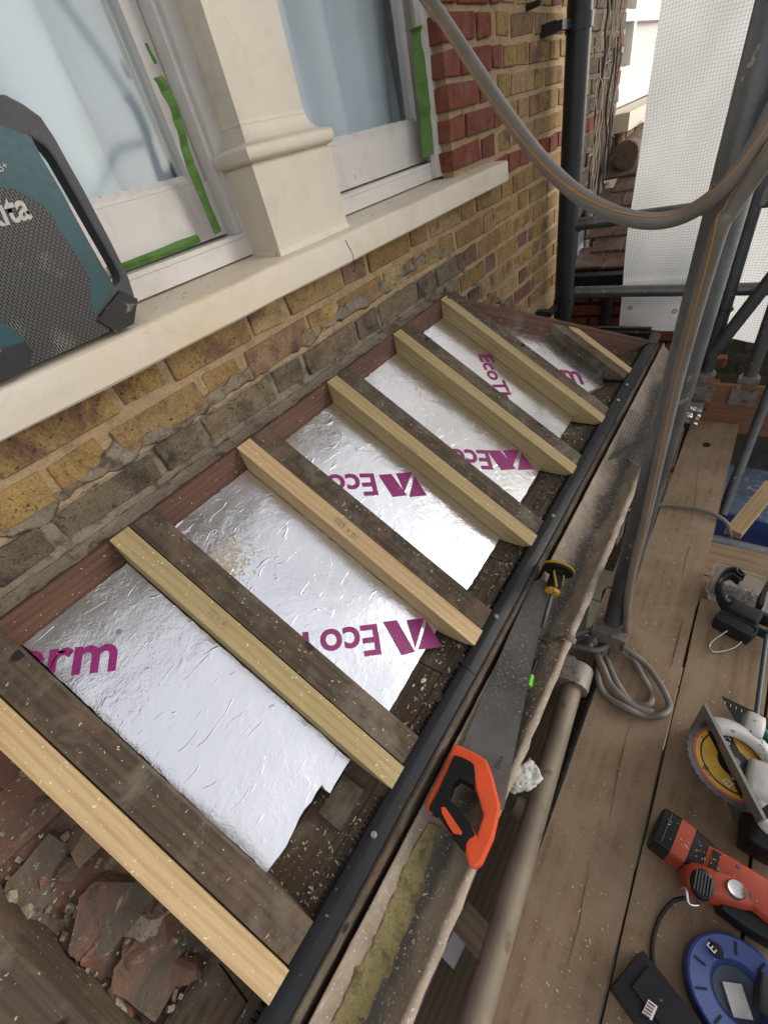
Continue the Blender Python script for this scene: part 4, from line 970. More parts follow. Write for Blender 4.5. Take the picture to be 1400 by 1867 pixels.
# ================================================================== EAVES VENT STRIP
vent = empty('eaves_vent_strip', (0.7, 0.26, 0.33), 'long black plastic eaves vent strip with comb teeth along the gutter', 'vent strip')
def vent_piece(x0, x1):
    prof = [(0.284, 0.356), (0.283, 0.3615), (0.281, 0.3625), (0.2665, 0.3608), (0.2650, 0.3598), (0.2515, 0.3515), (0.2500, 0.3495), (0.2500, 0.336), (0.2530, 0.336), (0.2535, 0.347), (0.266, 0.355), (0.283, 0.351)]
    bm = bmesh.new(); c = Vector(((x0 + x1) / 2, 0.26, 0.34))
    n = 14; rings = []
    for i in range(n + 1):
        x = x0 + (x1 - x0) * i / n; d = noise.noise(Vector((x * 3, 4, 4))) * 0.0022
        rings.append([bm.verts.new(Vector((x, p[0] + d, p[1] + d * 0.5)) - c) for p in prof])
    for a, b in zip(rings, rings[1:]):
        for k in range(len(prof)): bm.faces.new((a[k], a[(k + 1) % len(prof)], b[(k + 1) % len(prof)], b[k]))
    bm.faces.new(rings[0]); bm.faces.new(rings[-1][::-1])
    o = finish('vent_section', bm, MAT['pvc'], vent, loc=c); smooth_by_angle(o, 30)
    bm = bmesh.new(); x = x0 + 0.006
    while x < x1 - 0.004:
        if int(x * 1000) % 97 > 9: bbox(bm, (x, 0.2835, 0.346), (x + 0.0042, 0.2935, 0.3555))
        x += 0.0088
    t_ = finish('comb_teeth', bm, MAT['pvc'], o); t_['kind'] = 'stuff'
for a, b in ((-0.7, 0.372), (0.3735, 1.30), (1.3015, 2.10)): vent_piece(a, b)
for u, v in ((688, 1528), (908, 1125), (1009, 940), (1120, 728), (1135, 700)):
    p = at(u, v, z=0.3625); lathe('nail_head', [(0, 0.0025), (0.0042, 0.002), (0.0052, 0), (0.0052, -0.004)], Matrix.Translation((p.x, 0.268, 0.3625)), MAT['nail'], vent, 12)
# return comb across the hipped end
ret = empty('end_vent_strip', (2.10, 0.45, 0.34), 'short black comb vent crossing the hipped end of the roof', 'vent strip')
box('vent_section', (2.085, 0.288, 0.345), (2.105, 0.86, 0.358), MAT['pvc'], ret, 0.002)
bm = bmesh.new(); y = 0.29
while y < 0.85:
    if (int(y * 1000) % 110) > 12: bbox(bm, (2.086, y, 0.358), (2.090, y + 0.004, 0.374))
    y += 0.0085
bbox(bm, (2.084, 0.288, 0.374), (2.104, 0.86, 0.380))
c_ = finish('comb_teeth', bm, MAT['pvc'], ret); c_['kind'] = 'stuff'

# ================================================================== GUTTER
gut = empty('rain_gutter', (0.7, 0.18, 0.26), 'old crusted rain gutter full of sawdust below the black strip', 'gutter')
def gz(y): return 0.302 - 0.042 * max(0.0, math.sin(math.pi * min(1, max(0, (y - 0.131) / 0.104)))) ** 0.8
YC = 0.180
def gutter_piece(x0, x1):
    ys = [0.236 - 0.105 * i / 16 for i in range(17)]
    prof = [(0.2365, 0.24), (0.2367, 0.306), (0.2345, 0.307)] + [(y, gz(y)) for y in ys[1:]] + [(0.128, 0.3035), (0.121, 0.302), (0.117, 0.295), (0.121, 0.285), (0.132, 0.268), (0.150, 0.232), (0.180, 0.222)]
    bm = bmesh.new(); n = int((x1 - x0) / 0.018); rings = []
    for i in range(n + 1):
        x = x0 + (x1 - x0) * i / n; row = []
        for j, p in enumerate(prof):
            q = Vector((x, p[0], p[1])); d = noise.noise(q * 30) * 0.003 + noise.noise(q * 95) * 0.0014
            row.append(bm.verts.new((q.x, q.y - YC + (d if j > 3 else 0), q.z + d - 0.26)))
        rings.append(row)
    for a, b in zip(rings, rings[1:]):
        for k in range(len(prof) - 1): bm.faces.new((a[k], a[k + 1], b[k + 1], b[k]))
        bm.faces.new((a[-1], a[0], b[0], b[-1]))
    bm.faces.new(rings[0]); bm.faces.new(rings[-1][::-1])
    return finish('gutter_length', bm, MAT['gutter'], gut, smooth=True, loc=(0, YC, 0.26))
gutter_piece(-0.75, 0.568); gutter_piece(0.572, 2.12)
# spigot joint
bm = bmesh.new(); rings = []
for x in (0.563, 0.567, 0.575, 0.579):
    k_ = 0.003 if x in (0.567, 0.575) else 0.0; rings.append([bm.verts.new((x, y, gz(y) + k_ + 0.0012)) for y in [0.230 - 0.1 * i / 12 for i in range(13)]] + [bm.verts.new((x, 0.121 - k_, 0.303 + k_)), bm.verts.new((x, 0.114 - k_, 0.295)), bm.verts.new((x, 0.118, 0.28))])
for a, b in zip(rings, rings[1:]):
    for k in range(len(a) - 1): bm.faces.new((a[k], a[k + 1], b[k + 1], b[k]))
finish('gutter_joint', bm, MAT['grey_mortar'], gut, smooth=True)
# moss in the near end
L_ = [(776, 1500), (742, 1560), (716, 1620), (690, 1680), (660, 1740), (622, 1815), (585, 1885), (560, 1930)]
R_ = [(803, 1508), (782, 1575), (768, 1640), (748, 1690), (712, 1762), (682, 1830), (650, 1890), (625, 1940)]
def gpt(u, v):
    p = at(u, v, z=0.268)
    for _ in range(4): p = at(u, v, z=gz(p.y) + 0.004)
    return p
la = catmull([gpt(*q) for q in L_], 6); lb = catmull([gpt(*q) for q in R_], 6); bm = bmesh.new(); rows = []
for i, (a, b) in enumerate(zip(la, lb)):
    row = []
    for k in range(11):
        f_ = k / 10; q = a.lerp(b, f_ + 0.22 * noise.noise(a * 55 + Vector((k, 0, 0))) * (1 if k in (0, 10) else 0.15)); e = math.sin(math.pi * f_)
        q.z = gz(q.y) - 0.002 + 0.009 * e ** 0.5 + noise.noise(q * 60) * 0.005 + noise.noise(q * 170) * 0.004
        row.append(bm.verts.new(q))
    rows.append(row)
for a, b in zip(rows, rows[1:]):
    for k in range(10): bm.faces.new((a[k], a[k + 1], b[k + 1], b[k]))
ms = finish('moss', bm, MAT['moss'], smooth=True); tag(ms, 'yellow-green moss growing along the near end of the gutter', 'moss', kind='stuff')
# crumpled wire leaf guard lying in the far end of the gutter
wg = bmesh.new()
gp = [[at(1195 - 35 * j, 690 + 10 * j, z=0.31) for j in (0, 1)] for _ in (0,)]
def gsurf(a, b): 
    x = 1.22 + 0.24 * a; y = 0.135 + 0.085 * b
    return Vector((x, y, 0.312 + 0.02 * math.sin(a * 5 + b * 3) + 0.025 * b * a + 0.01 * noise.noise(Vector((a * 4, b * 4, 0)))))
for i in range(25): tube_bm(wg, [gsurf(i / 24, k / 8) for k in range(9)], 0.0011, 4)
for i in range(11): tube_bm(wg, [gsurf(k / 18, i / 10) for k in range(19)], 0.0011, 4)
tag(finish('wire_leaf_guard', wg, MAT['steel']), 'crumpled grey wire mesh guard in the far end of the gutter', 'wire mesh')
# painted board and packing pieces below the gutter
fb = box('purple_board', (-0.7, 0.150, 0.03), (0.20, 0.158, 0.215), MAT['purple_board'], None, 0.002); tag(fb, 'purple painted strip of board under the near gutter lip', 'board')

# ================================================================== SCAFFOLD
sc = empty('scaffold', (0.8, 0.07, GZ), 'steel tube scaffold with couplers around the boarded lift', 'scaffold')
TR = 0.0242
def tube_line(name, p0, p1, mat, r=TR, parent=None, label=None):
    o = tube(name, [p0, p1], r, mat, parent or sc, 20)
    if label: o['label'] = label
    return o
A0 = at(1110, 1165, z=0); A1 = atd(1318, 400, 0.565)
d_ = (A1 - A0) / (A1.z - A0.z)
poleA = lambda z: A0 + d_ * z
tube_line('standard', poleA(-2.2), poleA(2.6), MAT['steel'], label='near galvanised upright tube with the cable tied along it')
# ledger under the gutter and a second tube beyond it
pl = atd(917, 1600, 0.87); ZL = pl.z
l0 = at(1045, 1245, z=ZL); l1 = at(866, 1867, z=ZL)
tube_line('ledger', l0 + (l0 - l1) * 0.02, l1 + (l1 - l0) * 0.4, MAT['steel_tan'])
q0 = at(1092, 1225, z=-0.28); q1 = at(1006, 1470, z=-0.28)
tube_line('ledger', q0, q1 + (q1 - q0) * 1.2, MAT['steel'], 0.021)
# transoms under the boards
tube_line('transom', (1.385, 0.16, -0.064), (1.37, -0.75, -0.064), MAT['steel'])
tube_line('transom', (0.30, 0.14, -0.064), (0.30, -0.75, -0.064), MAT['steel_tan'])
# far frame
XF = 2.12
pC = at(1284, 692, x=XF); pD = at(1363, 697, x=XF)
for p in (pC, pD): tube_line('standard', Vector((XF, p.y, GZ)), Vector((XF, p.y, 2.4)), MAT['steel_dark'] if p is pC else MAT['steel'], 0.0225)
r2a, r2b = at(1048, 532, x=2.165), at(1400, 526, x=2.165); r1a, r1b = at(1051, 409, x=2.165), at(1345, 371, x=2.165)
tube_line('guard_rail', r2a, r2a + (r2b - r2a) * 2.2, MAT['steel'], 0.0225); tube_line('guard_rail', r1a, r1a + (r1b - r1a) * 2.4, MAT['steel'], 0.0225)
br0, br1 = at(1296, 648, x=2.075), at(1402, 512, x=2.075)
tube_line('brace', br0, br0 + (br1 - br0) * 3.0, MAT['steel_dark'], 0.0225)
th0, th1 = at(1316, 938, z=-0.12), at(1402, 715, x=1.95)
tube_line('brace', th0, th0 + (th1 - th0) * 1.6, MAT['steel_dark'], 0.0165)
tube_line('standard', Vector((*at(1236, 792, z=-0.25).xy, -0.22)), Vector((*at(1236, 792, z=-0.25).xy, GZ)), MAT['steel_tan'], 0.024)
tube_line('ledger', at(1150, 1010, z=-0.55), at(1245, 775, z=-0.55), MAT['steel_dark'], 0.023)
tube_line('transom', at(1200, 850, z=-0.40), at(1245, 856, z=-0.40), MAT['steel_tan'], 0.024)
tube_line('standard', (1.05, 0.12, -0.1), (1.05, 0.12, GZ), MAT['steel_tan'], 0.024)
def coupler(p, along, across, s_=1.0, mat='coupler'):
    p = Vector(p); along = Vector(along).normalized(); across = Vector(across).normalized()
    o = tube('coupler', [p - along * 0.027 * s_, p + along * 0.027 * s_], 0.033 * s_, MAT[mat], sc, 14)
    nrm = along.cross(across)
    M = frame(p + nrm * 0.03 * s_, along, across)
    bm = bmesh.new(); bbox(bm, (-0.03 * s_, -0.036 * s_, -0.022 * s_), (0.03 * s_, 0.036 * s_, 0.016 * s_), )
    finish('clamp_block', bm, MAT[mat], o, M=M, bevel=0.008 * s_)
    bm = bmesh.new(); tube_bm(bm, [Vector((0, 0.03 * s_, -0.03 * s_)), Vector((0, 0.03 * s_, 0.045 * s_))], 0.007 * s_, 8); tube_bm(bm, [Vector((0, 0.03 * s_, 0.020 * s_)), Vector((0, 0.03 * s_, 0.034 * s_))], 0.013 * s_, 6)
    finish('bolt', bm, MAT[mat], o, M=M)
    return o
coupler(l0 + Vector((0.015, 0.0, 0.0)), l1 - l0, (0, 0, 1), 1.15)
coupler(poleA(l0.z + 0.01), d_, (0, 1, 0), 1.15)
coupler((XF, pC.y, pC.z + 0.012), (0, 0, 1), (0, 1, 0), 0.95); coupler((XF, pD.y, pD.z + 0.005), (0, 0, 1), (0, 1, 0), 0.95)
for p in (pC, pD):
    bm = bmesh.new(); bbox(bm, (-0.03, -0.045, -0.055), (0.012, 0.045, 0.012)); finish('board_clip', bm, MAT['coupler'], sc, loc=(XF - 0.045, p.y, p.z - 0.008), bevel=0.012)
for (u, v) in ((1325, 508), (1381, 355)):
    p = at(u, v, x=XF + 0.02); coupler(p, (0, 0, 1), (0, 1, 0), 0.8)
coupler(at(1128, 1018, z=0.02) + Vector((0.1, 0.05, 0)), (0, 1, 0), (0, 0, 1), 1.0)
tube('tie_wire', [Vector((XF, pC.y, 0)) + Vector((0.0262 * math.cos(a), 0.0262 * math.sin(a), at(1300, 562 + 0, x=XF).z + 0.004 * math.sin(a))) for a in [k * 0.35 for k in range(18)]], 0.004, MAT['cord'], sc, 6, closed=True)

# ---- boards (each lies loose)
def sboard(x0, x1, y0, y1, ztop, label, group='scaffold boards', yaw=0.0, ends=True):
    c = Vector(((x0 + x1) / 2, (y0 + y1) / 2, ztop)); bm = bmesh.new(); lx, ly = (x1 - x0), (y1 - y0)
    cross = ly > lx; L, W_ = (ly, lx) if cross else (lx, ly)
    n = 40; rows = []
    for i in range(n + 1):
        s_ = -L / 2 + L * i / n; ring = []
        for (a, b) in ((-1, 0), (1, 0), (1, -1), (-1, -1)):
            j = noise.noise(Vector((s_ * 7 + c.x * 3, c.y * 9, a * 3 + b))) * 0.0022
            ring.append(bm.verts.new((s_, a * W_ / 2 + j, b * 0.038 + noise.noise(Vector((s_ * 2, c.y * 5, a))) * 0.0025 * (b == 0))))
        rows.append(ring)
    for a, b in zip(rows, rows[1:]):
        for k in range(4): bm.faces.new((a[k], a[(k + 1) % 4], b[(k + 1) % 4], b[k]))
    bm.faces.new(rows[0][::-1]); bm.faces.new(rows[-1])
    o = finish('scaffold_board', bm, MAT['scaffold_board'], None, M=Matrix.Translation(c) @ Matrix.Rotation((R(90) if cross else 0) + yaw, 4, 'Z'), bevel=0.003)
    return tag(o, label, 'scaffold board', group)
sb1 = sboard(-0.45, 2.052, -0.1065, 0.060, 0.0, 'long walkway board nearest the gutter, running to the toe board')
sb2 = sboard(-0.45, 1.06, -0.279, -0.1125, 0.0, 'walkway board under the circular saw and tool belt')
sb3 = sboard(-0.45, 1.02, -0.452, -0.2845, 0.0, 'walkway board at the right edge of the picture')
sb4 = sboard(-0.45, 1.0, -0.622, -0.457, 0.0, 'outermost walkway board beyond the tools')
cb1 = sboard(0.86, 1.022, -0.75, 0.13, -0.041, 'cross board under the tub of screws', 'cross boards')
cb2 = sboard(1.028, 1.190, -0.75, 0.13, -0.041, 'cross board just beyond the tub of screws', 'cross boards')
cb3 = sboard(1.196, 1.352, -0.75, 0.13, -0.041, 'cross board against the steel transom tube', 'cross boards')
tb = obox('toe_board', (2.070, 0.16, 0.165), (2.070, -0.75, 0.165), (0, 0, 1), 0.024, 0.21, MAT['toe'], None, 0.003); tag(tb, 'reddish toe board standing on edge at the end of the walkway', 'toe board')
kn = lathe('knot_hole', [(0, 0.0006), (0.011, 0.0006), (0.014, 0.0001)], Matrix.Translation(at(1288, 811, z=0) + Vector((0, 0, 0.0006))) @ Matrix.Diagonal((1.3, 1, 1, 1)), MAT['dark'], sb1, 12)
for P in ([(1180, 1867), (1165, 1400), (1245, 1000)],):
    pass
def crack(P, par, w0=0.0016):
    pts = catmull([at(u, v, z=0.0012) for u, v in P], 8); bm = bmesh.new(); rows = []
    for i, p in enumerate(pts):
        f_ = math.sin(math.pi * i / (len(pts) - 1)); ww = w0 * 0.45 * (0.3 + f_) * (1 + 0.5 * noise.noise(p * 80)); q = p + Vector((0, noise.noise(p * 40) * 0.002, 0.0008)); rows.append((bm.verts.new(q - Vector((0, ww, 0))), bm.verts.new(q + Vector((0, ww, 0)))))
    for a, b in zip(rows, rows[1:]): bm.faces.new((a[0], a[1], b[1], b[0]))
    finish('crack', bm, MAT['dark'], par)
crack([(1245, 1130), (1232, 1180), (1222, 1220)], sb1); crack([(1262, 985), (1250, 1020), (1243, 1060)], sb1, 0.001); crack([(1275, 820), (1268, 900), (1258, 960)], sb1, 0.0009); crack([(1150, 1310), (1128, 1400), (1110, 1500)], sb1, 0.0009); crack([(1075, 1570), (1055, 1680), (1035, 1760)], sb1, 0.0009)
# shims, packer and offcuts between gutter and board
o = obox('packing_batten', at(838, 1668, z=-0.0), at(905, 1745, z=0.0), (0, 0, 1), 0.055, 0.012, MAT['batten'], None, 0.002); tag(o, 'weathered grey batten bridging the gutter and walkway board', 'batten')
o = obox('white_block', at(838, 1708, z=-0.05), at(815, 1756, z=-0.05), (0, 0, 1), 0.028, 0.02, MAT['dustywhite'], None, 0.002); tag(o, 'small white block below the gutter lip near the bottom', 'block')
o = obox('white_bar', at(1052, 1270, z=-0.75), at(985, 1560, z=-0.75), (0, 0, 1), 0.045, 0.05, MAT['dustywhite'], None, 0.004); tag(o, 'white bar below the lift seen between tube and board', 'bar')
o = tube('white_waste_pipe', [at(968, 1315, z=-0.35), at(945, 1385, z=-0.35)], 0.022, MAT['dustywhite'], None, 14); tag(o, 'short white waste pipe below the gutter lip', 'pipe')
bk = empty('bucket', at(1027, 1225, z=-1.0), 'white rimmed bucket standing far below the near coupler', 'bucket')
lathe('bucket_body', [(0.0, -0.22), (0.11, -0.22), (0.14, 0.0), (0.135, 0.0), (0.105, -0.21), (0, -0.21)], Matrix.Translation(at(1027, 1225, z=-1.0)), MAT['steel_tan'], bk, 24)
lathe('bucket_rim', [(0.138, 0.0), (0.146, 0.004), (0.146, 0.014), (0.136, 0.012), (0.138, 0.0)], Matrix.Translation(at(1027, 1225, z=-1.0)), MAT['dustywhite'], bk, 24)
for i, (a, b) in enumerate((((918, 1440), (935, 1425)), ((922, 1478), (945, 1445)))):
    o = obox('timber_offcut', at(*a, z=-0.1), at(*b, z=-0.1), (0, 0, 1), 0.018, 0.012, MAT['batten'], None, 0.001)
    tag(o, ['upper pale timber offcut beside the saw teeth below the gutter', 'lower pale timber offcut beside the saw teeth below the gutter'][i], 'offcut')
bm = rough_bm((0.058, 0.034, 0.026), 12, 0.006, 45, 2.0, 0.3)
for v_ in bm.verts: v_.co += noise.noise_vector(v_.co * 190) * 0.0045 + noise.noise_vector(v_.co * 480) * 0.0015
pl_ = at(955, 1417, z=0.26)
o = finish('plaster_lump', bm, MAT['plaster'], None, smooth=True, M=Matrix.Translation(pl_) @ Matrix.Rotation(R(-35), 4, 'Z')); tag(o, 'white crumbly plaster lump beside the saw teeth', 'plaster')
# deck under the gutter: dark boards of the lower packing
lb_ = box('ledge_board', (-0.6, 0.10, -0.36), (0.95, 0.30, -0.33), MAT['batten'], None, 0.003); tag(lb_, 'brown lower board below the gutter and ledger tube', 'board')
# plastic wrapped packet at the board end
bm = rough_bm((0.085, 0.085, 0.06), 5, 0.006, 60, 7.0, 0.05); o = finish('wrapped_packet', bm, MAT['foil'], None, loc=at(1256, 752, x=1.98)); tag(o, 'small packet in crinkled clear plastic at the toe board', 'packet')
# pale prop timber below
o = obox('timber_prop', at(1338, 968, z=-0.22), at(1410, 880, z=-0.22), (0, 0, 1), 0.055, 0.03, MAT['timber_pale'], None, 0.003); tag(o, 'pale timber prop below the transom over the blue bin', 'prop')

# ---- recycling bins far below
bin0 = at(1392, 905, z=-1.2)
bn = empty('recycling_bin', (bin0.x, bin0.y, GZ), 'navy recycling bin with a dusty lid and white lettering', 'wheelie bin')
BM_ = Matrix.Translation((bin0.x, bin0.y, -1.2)) @ Matrix.Rotation(R(-4), 4, 'Z')
bm = bmesh.new(); vs = bbox(bm, (-0.27, -0.28, -1.1), (0.27, 0.28, -0.05))
for v_ in vs:
    if v_.co.z < -0.5: v_.co.x *= 0.8; v_.co.y *= 0.8
finish('body', bm, MAT['binblue'], bn, M=BM_, bevel=0.02)
bm = bmesh.new(); bbox(bm, (-0.25, -0.30, -0.045), (0.31, 0.30, 0.0)); lid = finish('lid', bm, MAT['bingrey'], bn, M=BM_, bevel=0.018)
bm = bmesh.new(); bbox(bm, (-0.33, -0.31, -0.075), (-0.252, 0.31, -0.02)); finish('rim', bm, MAT['binblue'], bn, M=BM_, bevel=0.012)
tube('handle', [BM_ @ Vector((0.33, -0.22, -0.02)), BM_ @ Vector((0.37, -0.2, 0.01)), BM_ @ Vector((0.37, 0.2, 0.01)), BM_ @ Vector((0.33, 0.22, -0.02))], 0.016, MAT['black'], bn, 8)
for s_ in (-1, 1): tube('wheel', [BM_ @ Vector((0.25, s_ * 0.25, -1.02)), BM_ @ Vector((0.25, s_ * 0.29, -1.02))], 0.09, MAT['black'], bn, 18)
zt_ = -1.199
lettering('lid_lettering', 'recycling', at(1404, 899, z=zt_), at(1362, 888, z=zt_), Vector((-1, 0, 0)), (0, 0, 1), MAT['dustywhite'], lid, bold=0.01, hs=1.1)
lettering('lid_lettering', 'only', at(1396, 888, z=zt_), at(1377, 883, z=zt_), Vector((-1, 0, 0)), (0, 0, 1), MAT['dustywhite'], lid, bold=0.01, hs=1.1)
lettering('lid_lettering', 'collection', at(1392, 879, z=zt_), at(1368, 875, z=zt_), Vector((-1, 0, 0)), (0, 0, 1), MAT['dustywhite'], lid, hs=0.5)
gb = empty('garden_box', at(1395, 836, z=-1.4), 'pale green garden box lid behind the recycling bin', 'box')
box('lid', at(1395, 836, z=-1.4) + Vector((-0.22, -0.3, -0.03)), at(1395, 836, z=-1.4) + Vector((0.2, 0.16, 0.02)), plain('pale_green_lid', (0.33, 0.40, 0.30), 0.6), gb, 0.015)
box('body', at(1395, 836, z=-1.4) + Vector((-0.2, -0.28, -0.9)), at(1395, 836, z=-1.4) + Vector((0.18, 0.14, -0.032)), MAT['ground'], gb, 0.015)

# ---- white scaffold sheeting
XS = 2.78
top = at(1208, 0, x=XS); mid = at(1146, 420, x=XS); bl = at(1128, 594, x=XS); brr = at(1400, 646, x=XS)
yl0, yl1 = mid.y, top.y
bm = bmesh.new(); ny, nz = 90, 70; G_ = []
for i in range(ny + 1):
    row = []
    for k in range(nz + 1):
        tz = k / nz; zb = bl.z + (brr.z - bl.z) * min(1.0, i / ny / 0.6); z = zb + (2.6 - zb) * tz
        if z < mid.z: yl = bl.y + (mid.y - bl.y) * (z - bl.z) / (mid.z - bl.z)
        else: yl = mid.y + (top.y - mid.y) * (z - mid.z) / (top.z - mid.z)
        y = yl + (-1.6 - yl) * i / ny
        x = XS + 0.05 * noise.noise(Vector((y * 2.2, z * 1.1, 0))) + 0.016 * noise.noise(Vector((y * 7 + z * 2, z * 3, 2))) + 0.004 * noise.noise(Vector((y * 22, z * 16, 2))) + (0.02 * (1 - tz) ** 6 * math.sin(y * 15))
        row.append(bm.verts.new((x, y, z)))
    G_.append(row)
    G_pos = [[v_.co.copy() for v_ in r_] for r_ in G_]
for i in range(ny):
    for k in range(nz): bm.faces.new((G_[i][k], G_[i + 1][k], G_[i + 1][k + 1], G_[i][k + 1]))
sh = finish('scaffold_sheeting', bm, MAT['net'], smooth=True)
for i in range(2, ny, 9):
    for k in (3,):
        p = G_pos[i][k]; lathe('eyelet', [(0.006, 0.002), (0.011, 0.003), (0.013, 0.0), (0.011, -0.003), (0.006, -0.002), (0.006, 0.002)], frame(p - Vector((0.004, 0, 0)), (0, 1, 0), (0, 0, 1)), MAT['whitemetal'], sh, 12)
tag(sh, 'translucent white gridded scaffold sheeting hanging behind the guard rails', 'sheeting')

# ---- thick grey cable with an orange line, slung from above and tied down the near standard
def cable(P, r, name, label, n=10, stripe=True, toward=True):
    pts = catmull(P, n); c = Vector(P[0])
    root = tube(name, pts, r, MAT['hose'], None, 14); tag(root, label, 'cable')
    if stripe:
        off = []
        for i, p in enumerate(pts):
            t_ = (pts[min(i + 1, len(pts) - 1)] - pts[max(i - 1, 0)]).normalized(); v_ = (EYE - p).normalized() if i == 0 else None
            u_ = Vector((-0.55, -0.25, 0.8)); u_ = (u_ - t_ * u_.dot(t_)).normalized(); s_ = t_.cross(u_)
            a = 0.55 + 0.6 * math.sin(i * 0.045); off.append(p + (u_ * math.cos(a) + s_ * math.sin(a)) * (r * 0.97))
        tube('stripe', off, r * 0.13, MAT['hose_stripe'], root, 6)
    return root
CR = 0.0093
cable([Vector((0.55, 0.845, 2.1)), Vector((0.57, 0.80, 1.95)), atd(740, -60, 0.70), atd(795, 15, 0.66), atd(855, 105, 0.63), atd(925, 210, 0.60), atd(1000, 305, 0.58), atd(1075, 368, 0.56), atd(1160, 400, 0.545), atd(1235, 396, 0.535), atd(1308, 352, 0.495), atd(1368, 278, 0.465), atd(1412, 195, 0.445), atd(1460, 80, 0.43), poleA(1.62) + Vector((-0.035, 0.01, 0)), poleA(1.75) + Vector((-0.034, 0, 0))], CR, 'power_cable', 'thick grey cable with orange line sagging across the top of the picture')
def on_pole(z, side): 
    p = poleA(z); v_ = (EYE - p); v_.z = 0; v_.normalize(); s_ = Vector((-v_.y, v_.x, 0)); return p + (v_ * math.cos(side) + s_ * math.sin(side)) * (TR + CR)
cable([poleA(1.70) + Vector((0, -0.035, 0)), poleA(1.55) + Vector((-0.02, -0.035, 0)), atd(1475, 150, 0.43), atd(1412, 268, 0.45), atd(1368, 330, 0.475), atd(1332, 385, 0.50), atd(1305, 440, 0.525), on_pole(0.84, -0.1), on_pole(0.65, 0.05), on_pole(0.5, 0.2), on_pole(0.38, 0.25), on_pole(0.25, 0.45), on_pole(0.14, 0.9), on_pole(0.06, 1.1), at(1083, 1150, z=0.03), at(1086, 1185, z=0.03), at(1098, 1215, z=0.03), at(1115, 1250, z=0.02), at(1150, 1285, z=0.02), at(1190, 1300, z=0.015)], CR, 'power_cable', 'second grey cable running down the near upright tube to the coil')
zc = 0.012
loop = lambda P, z0: [at(u, v, z=z0 + 0.012 * (i % 2)) for i, (u, v) in enumerate(P)]
cable(loop([(1020, 1178), (1060, 1165), (1110, 1172), (1150, 1190), (1180, 1215), (1210, 1260), (1220, 1290), (1205, 1305), (1175, 1305), (1140, 1290), (1105, 1268), (1090, 1235), (1095, 1200), (1115, 1180), (1150, 1200), (1172, 1235), (1188, 1265), (1182, 1285), (1150, 1280), (1122, 1240), (1100, 1190), (1085, 1165), (1040, 1185), (1025, 1195)], zc), 0.0078, 'cable_coil', 'coiled grey cable lying on the walkway board at the foot of the upright', 8, stripe=False)
cable([at(1020, 1195, z=0.02), at(1045, 1160, z=0.05), at(1085, 1150, z=0.06), at(1115, 1165, z=0.04), at(1090, 1185, z=0.05), at(1040, 1178, z=0.04), at(1022, 1190, z=0.03)], 0.0078, 'cable_coil', 'grey cable turns wrapped round the foot of the near upright', 8, stripe=False)
cable([at(1155, 935, z=0.03) + Vector((0, 0.03, 0)), at(1190, 921, z=0.012), at(1240, 922, z=0.011), at(1280, 930, z=0.011), at(1310, 942, z=0.010), at(1326, 955, z=-0.005), at(1330, 972, z=-0.05), at(1331, 985, z=-0.12)], 0.0065, 'thin_cable', 'thin grey cable crossing the far walkway board', 8, stripe=False)

# ================================================================== TOOLS
def local2(P, M):
    """photo outline on the plane z = M's height -> local 2D"""
    Mi = M.inverted(); out = []
    for p in P:
        q = Mi @ p; out.append((q.x, q.y))
    return out
# ---- hand saw lying across the gutter rims
SZ = 0.3105
saw = empty('hand_saw', at(880, 1450, z=SZ), 'hand saw with orange and black handle lying on the gutter', 'hand saw')
SM = frame(at(880, 1450, z=SZ), at(985, 1062, z=SZ) - at(880, 1450, z=SZ), (0, 1, 0), None)
if SM.col[2].z < 0: SM = frame(at(880, 1450, z=SZ), at(985, 1062, z=SZ) - at(880, 1450, z=SZ), (0, 1, 0), (0, 0, 1))
bl_ = [(842, 1362), (900, 1222), (938, 1135), (971, 1062), (984, 1056), (999, 1063), (995, 1100), (985, 1140), (966, 1230), (945, 1330), (930, 1405), (917, 1477), (904, 1480)]
pts = local2([at(u, v, z=SZ) for u, v in bl_], SM)
te = []                                     # teeth along the cutting edge
a, b = Vector(pts[5]), Vector(pts[11])
edge = [Vector(p) for p in pts[5:12]]
for i in range(len(edge) - 1):
    k = max(1, int((edge[i + 1] - edge[i]).length / 0.0042)); nn = (edge[i + 1] - edge[i]).normalized(); nn = Vector((nn.y, -nn.x))
    cen = Vector(pts[1]); 
    if (edge[i] - cen).dot(nn) < 0: nn = -nn
    for j in range(k):
        te.append(edge[i].lerp(edge[i + 1], j / k)); te.append(edge[i].lerp(edge[i + 1], (j + 0.5) / k) + nn * 0.0022)
outline = [Vector(p) for p in pts[:5]] + te + [Vector(pts[11]), Vector(pts[12]), Vector(local2([at(880, 1400, z=SZ)], SM)[0])]
prism('blade', [(p.x, p.y) for p in outline], -0.0006, 0.0006, SM, MAT['blade'], saw)
Z7 = lambda l: [(750 + a / 5.6, 1300 + b / 5.6) for a, b in l]
HZ = SZ + 0.006
outer = Z7([(470, 340), (640, 420), (770, 500), (830, 660), (900, 930), (905, 1010), (840, 1290), (720, 1560), (650, 1600), (590, 1570), (555, 1440), (400, 1250), (270, 1060), (165, 1010), (150, 950), (220, 800), (330, 590), (400, 430), (430, 360)])
inner = Z7([(500, 690), (580, 730), (655, 770), (740, 1060), (670, 1270), (600, 1140), (500, 1020), (385, 880), (430, 740)])
HM = frame(at(860, 1480, z=HZ), (1, 0, 0), (0, 1, 0))
po = local2([at(u, v, z=HZ) for u, v in outer], HM); pi_ = local2([at(u, v, z=HZ) for u, v in inner], HM)
hd = prism('handle', po, -0.010, 0.011, HM, MAT['orange'], saw, holes=[pi_], bevel=0.004)
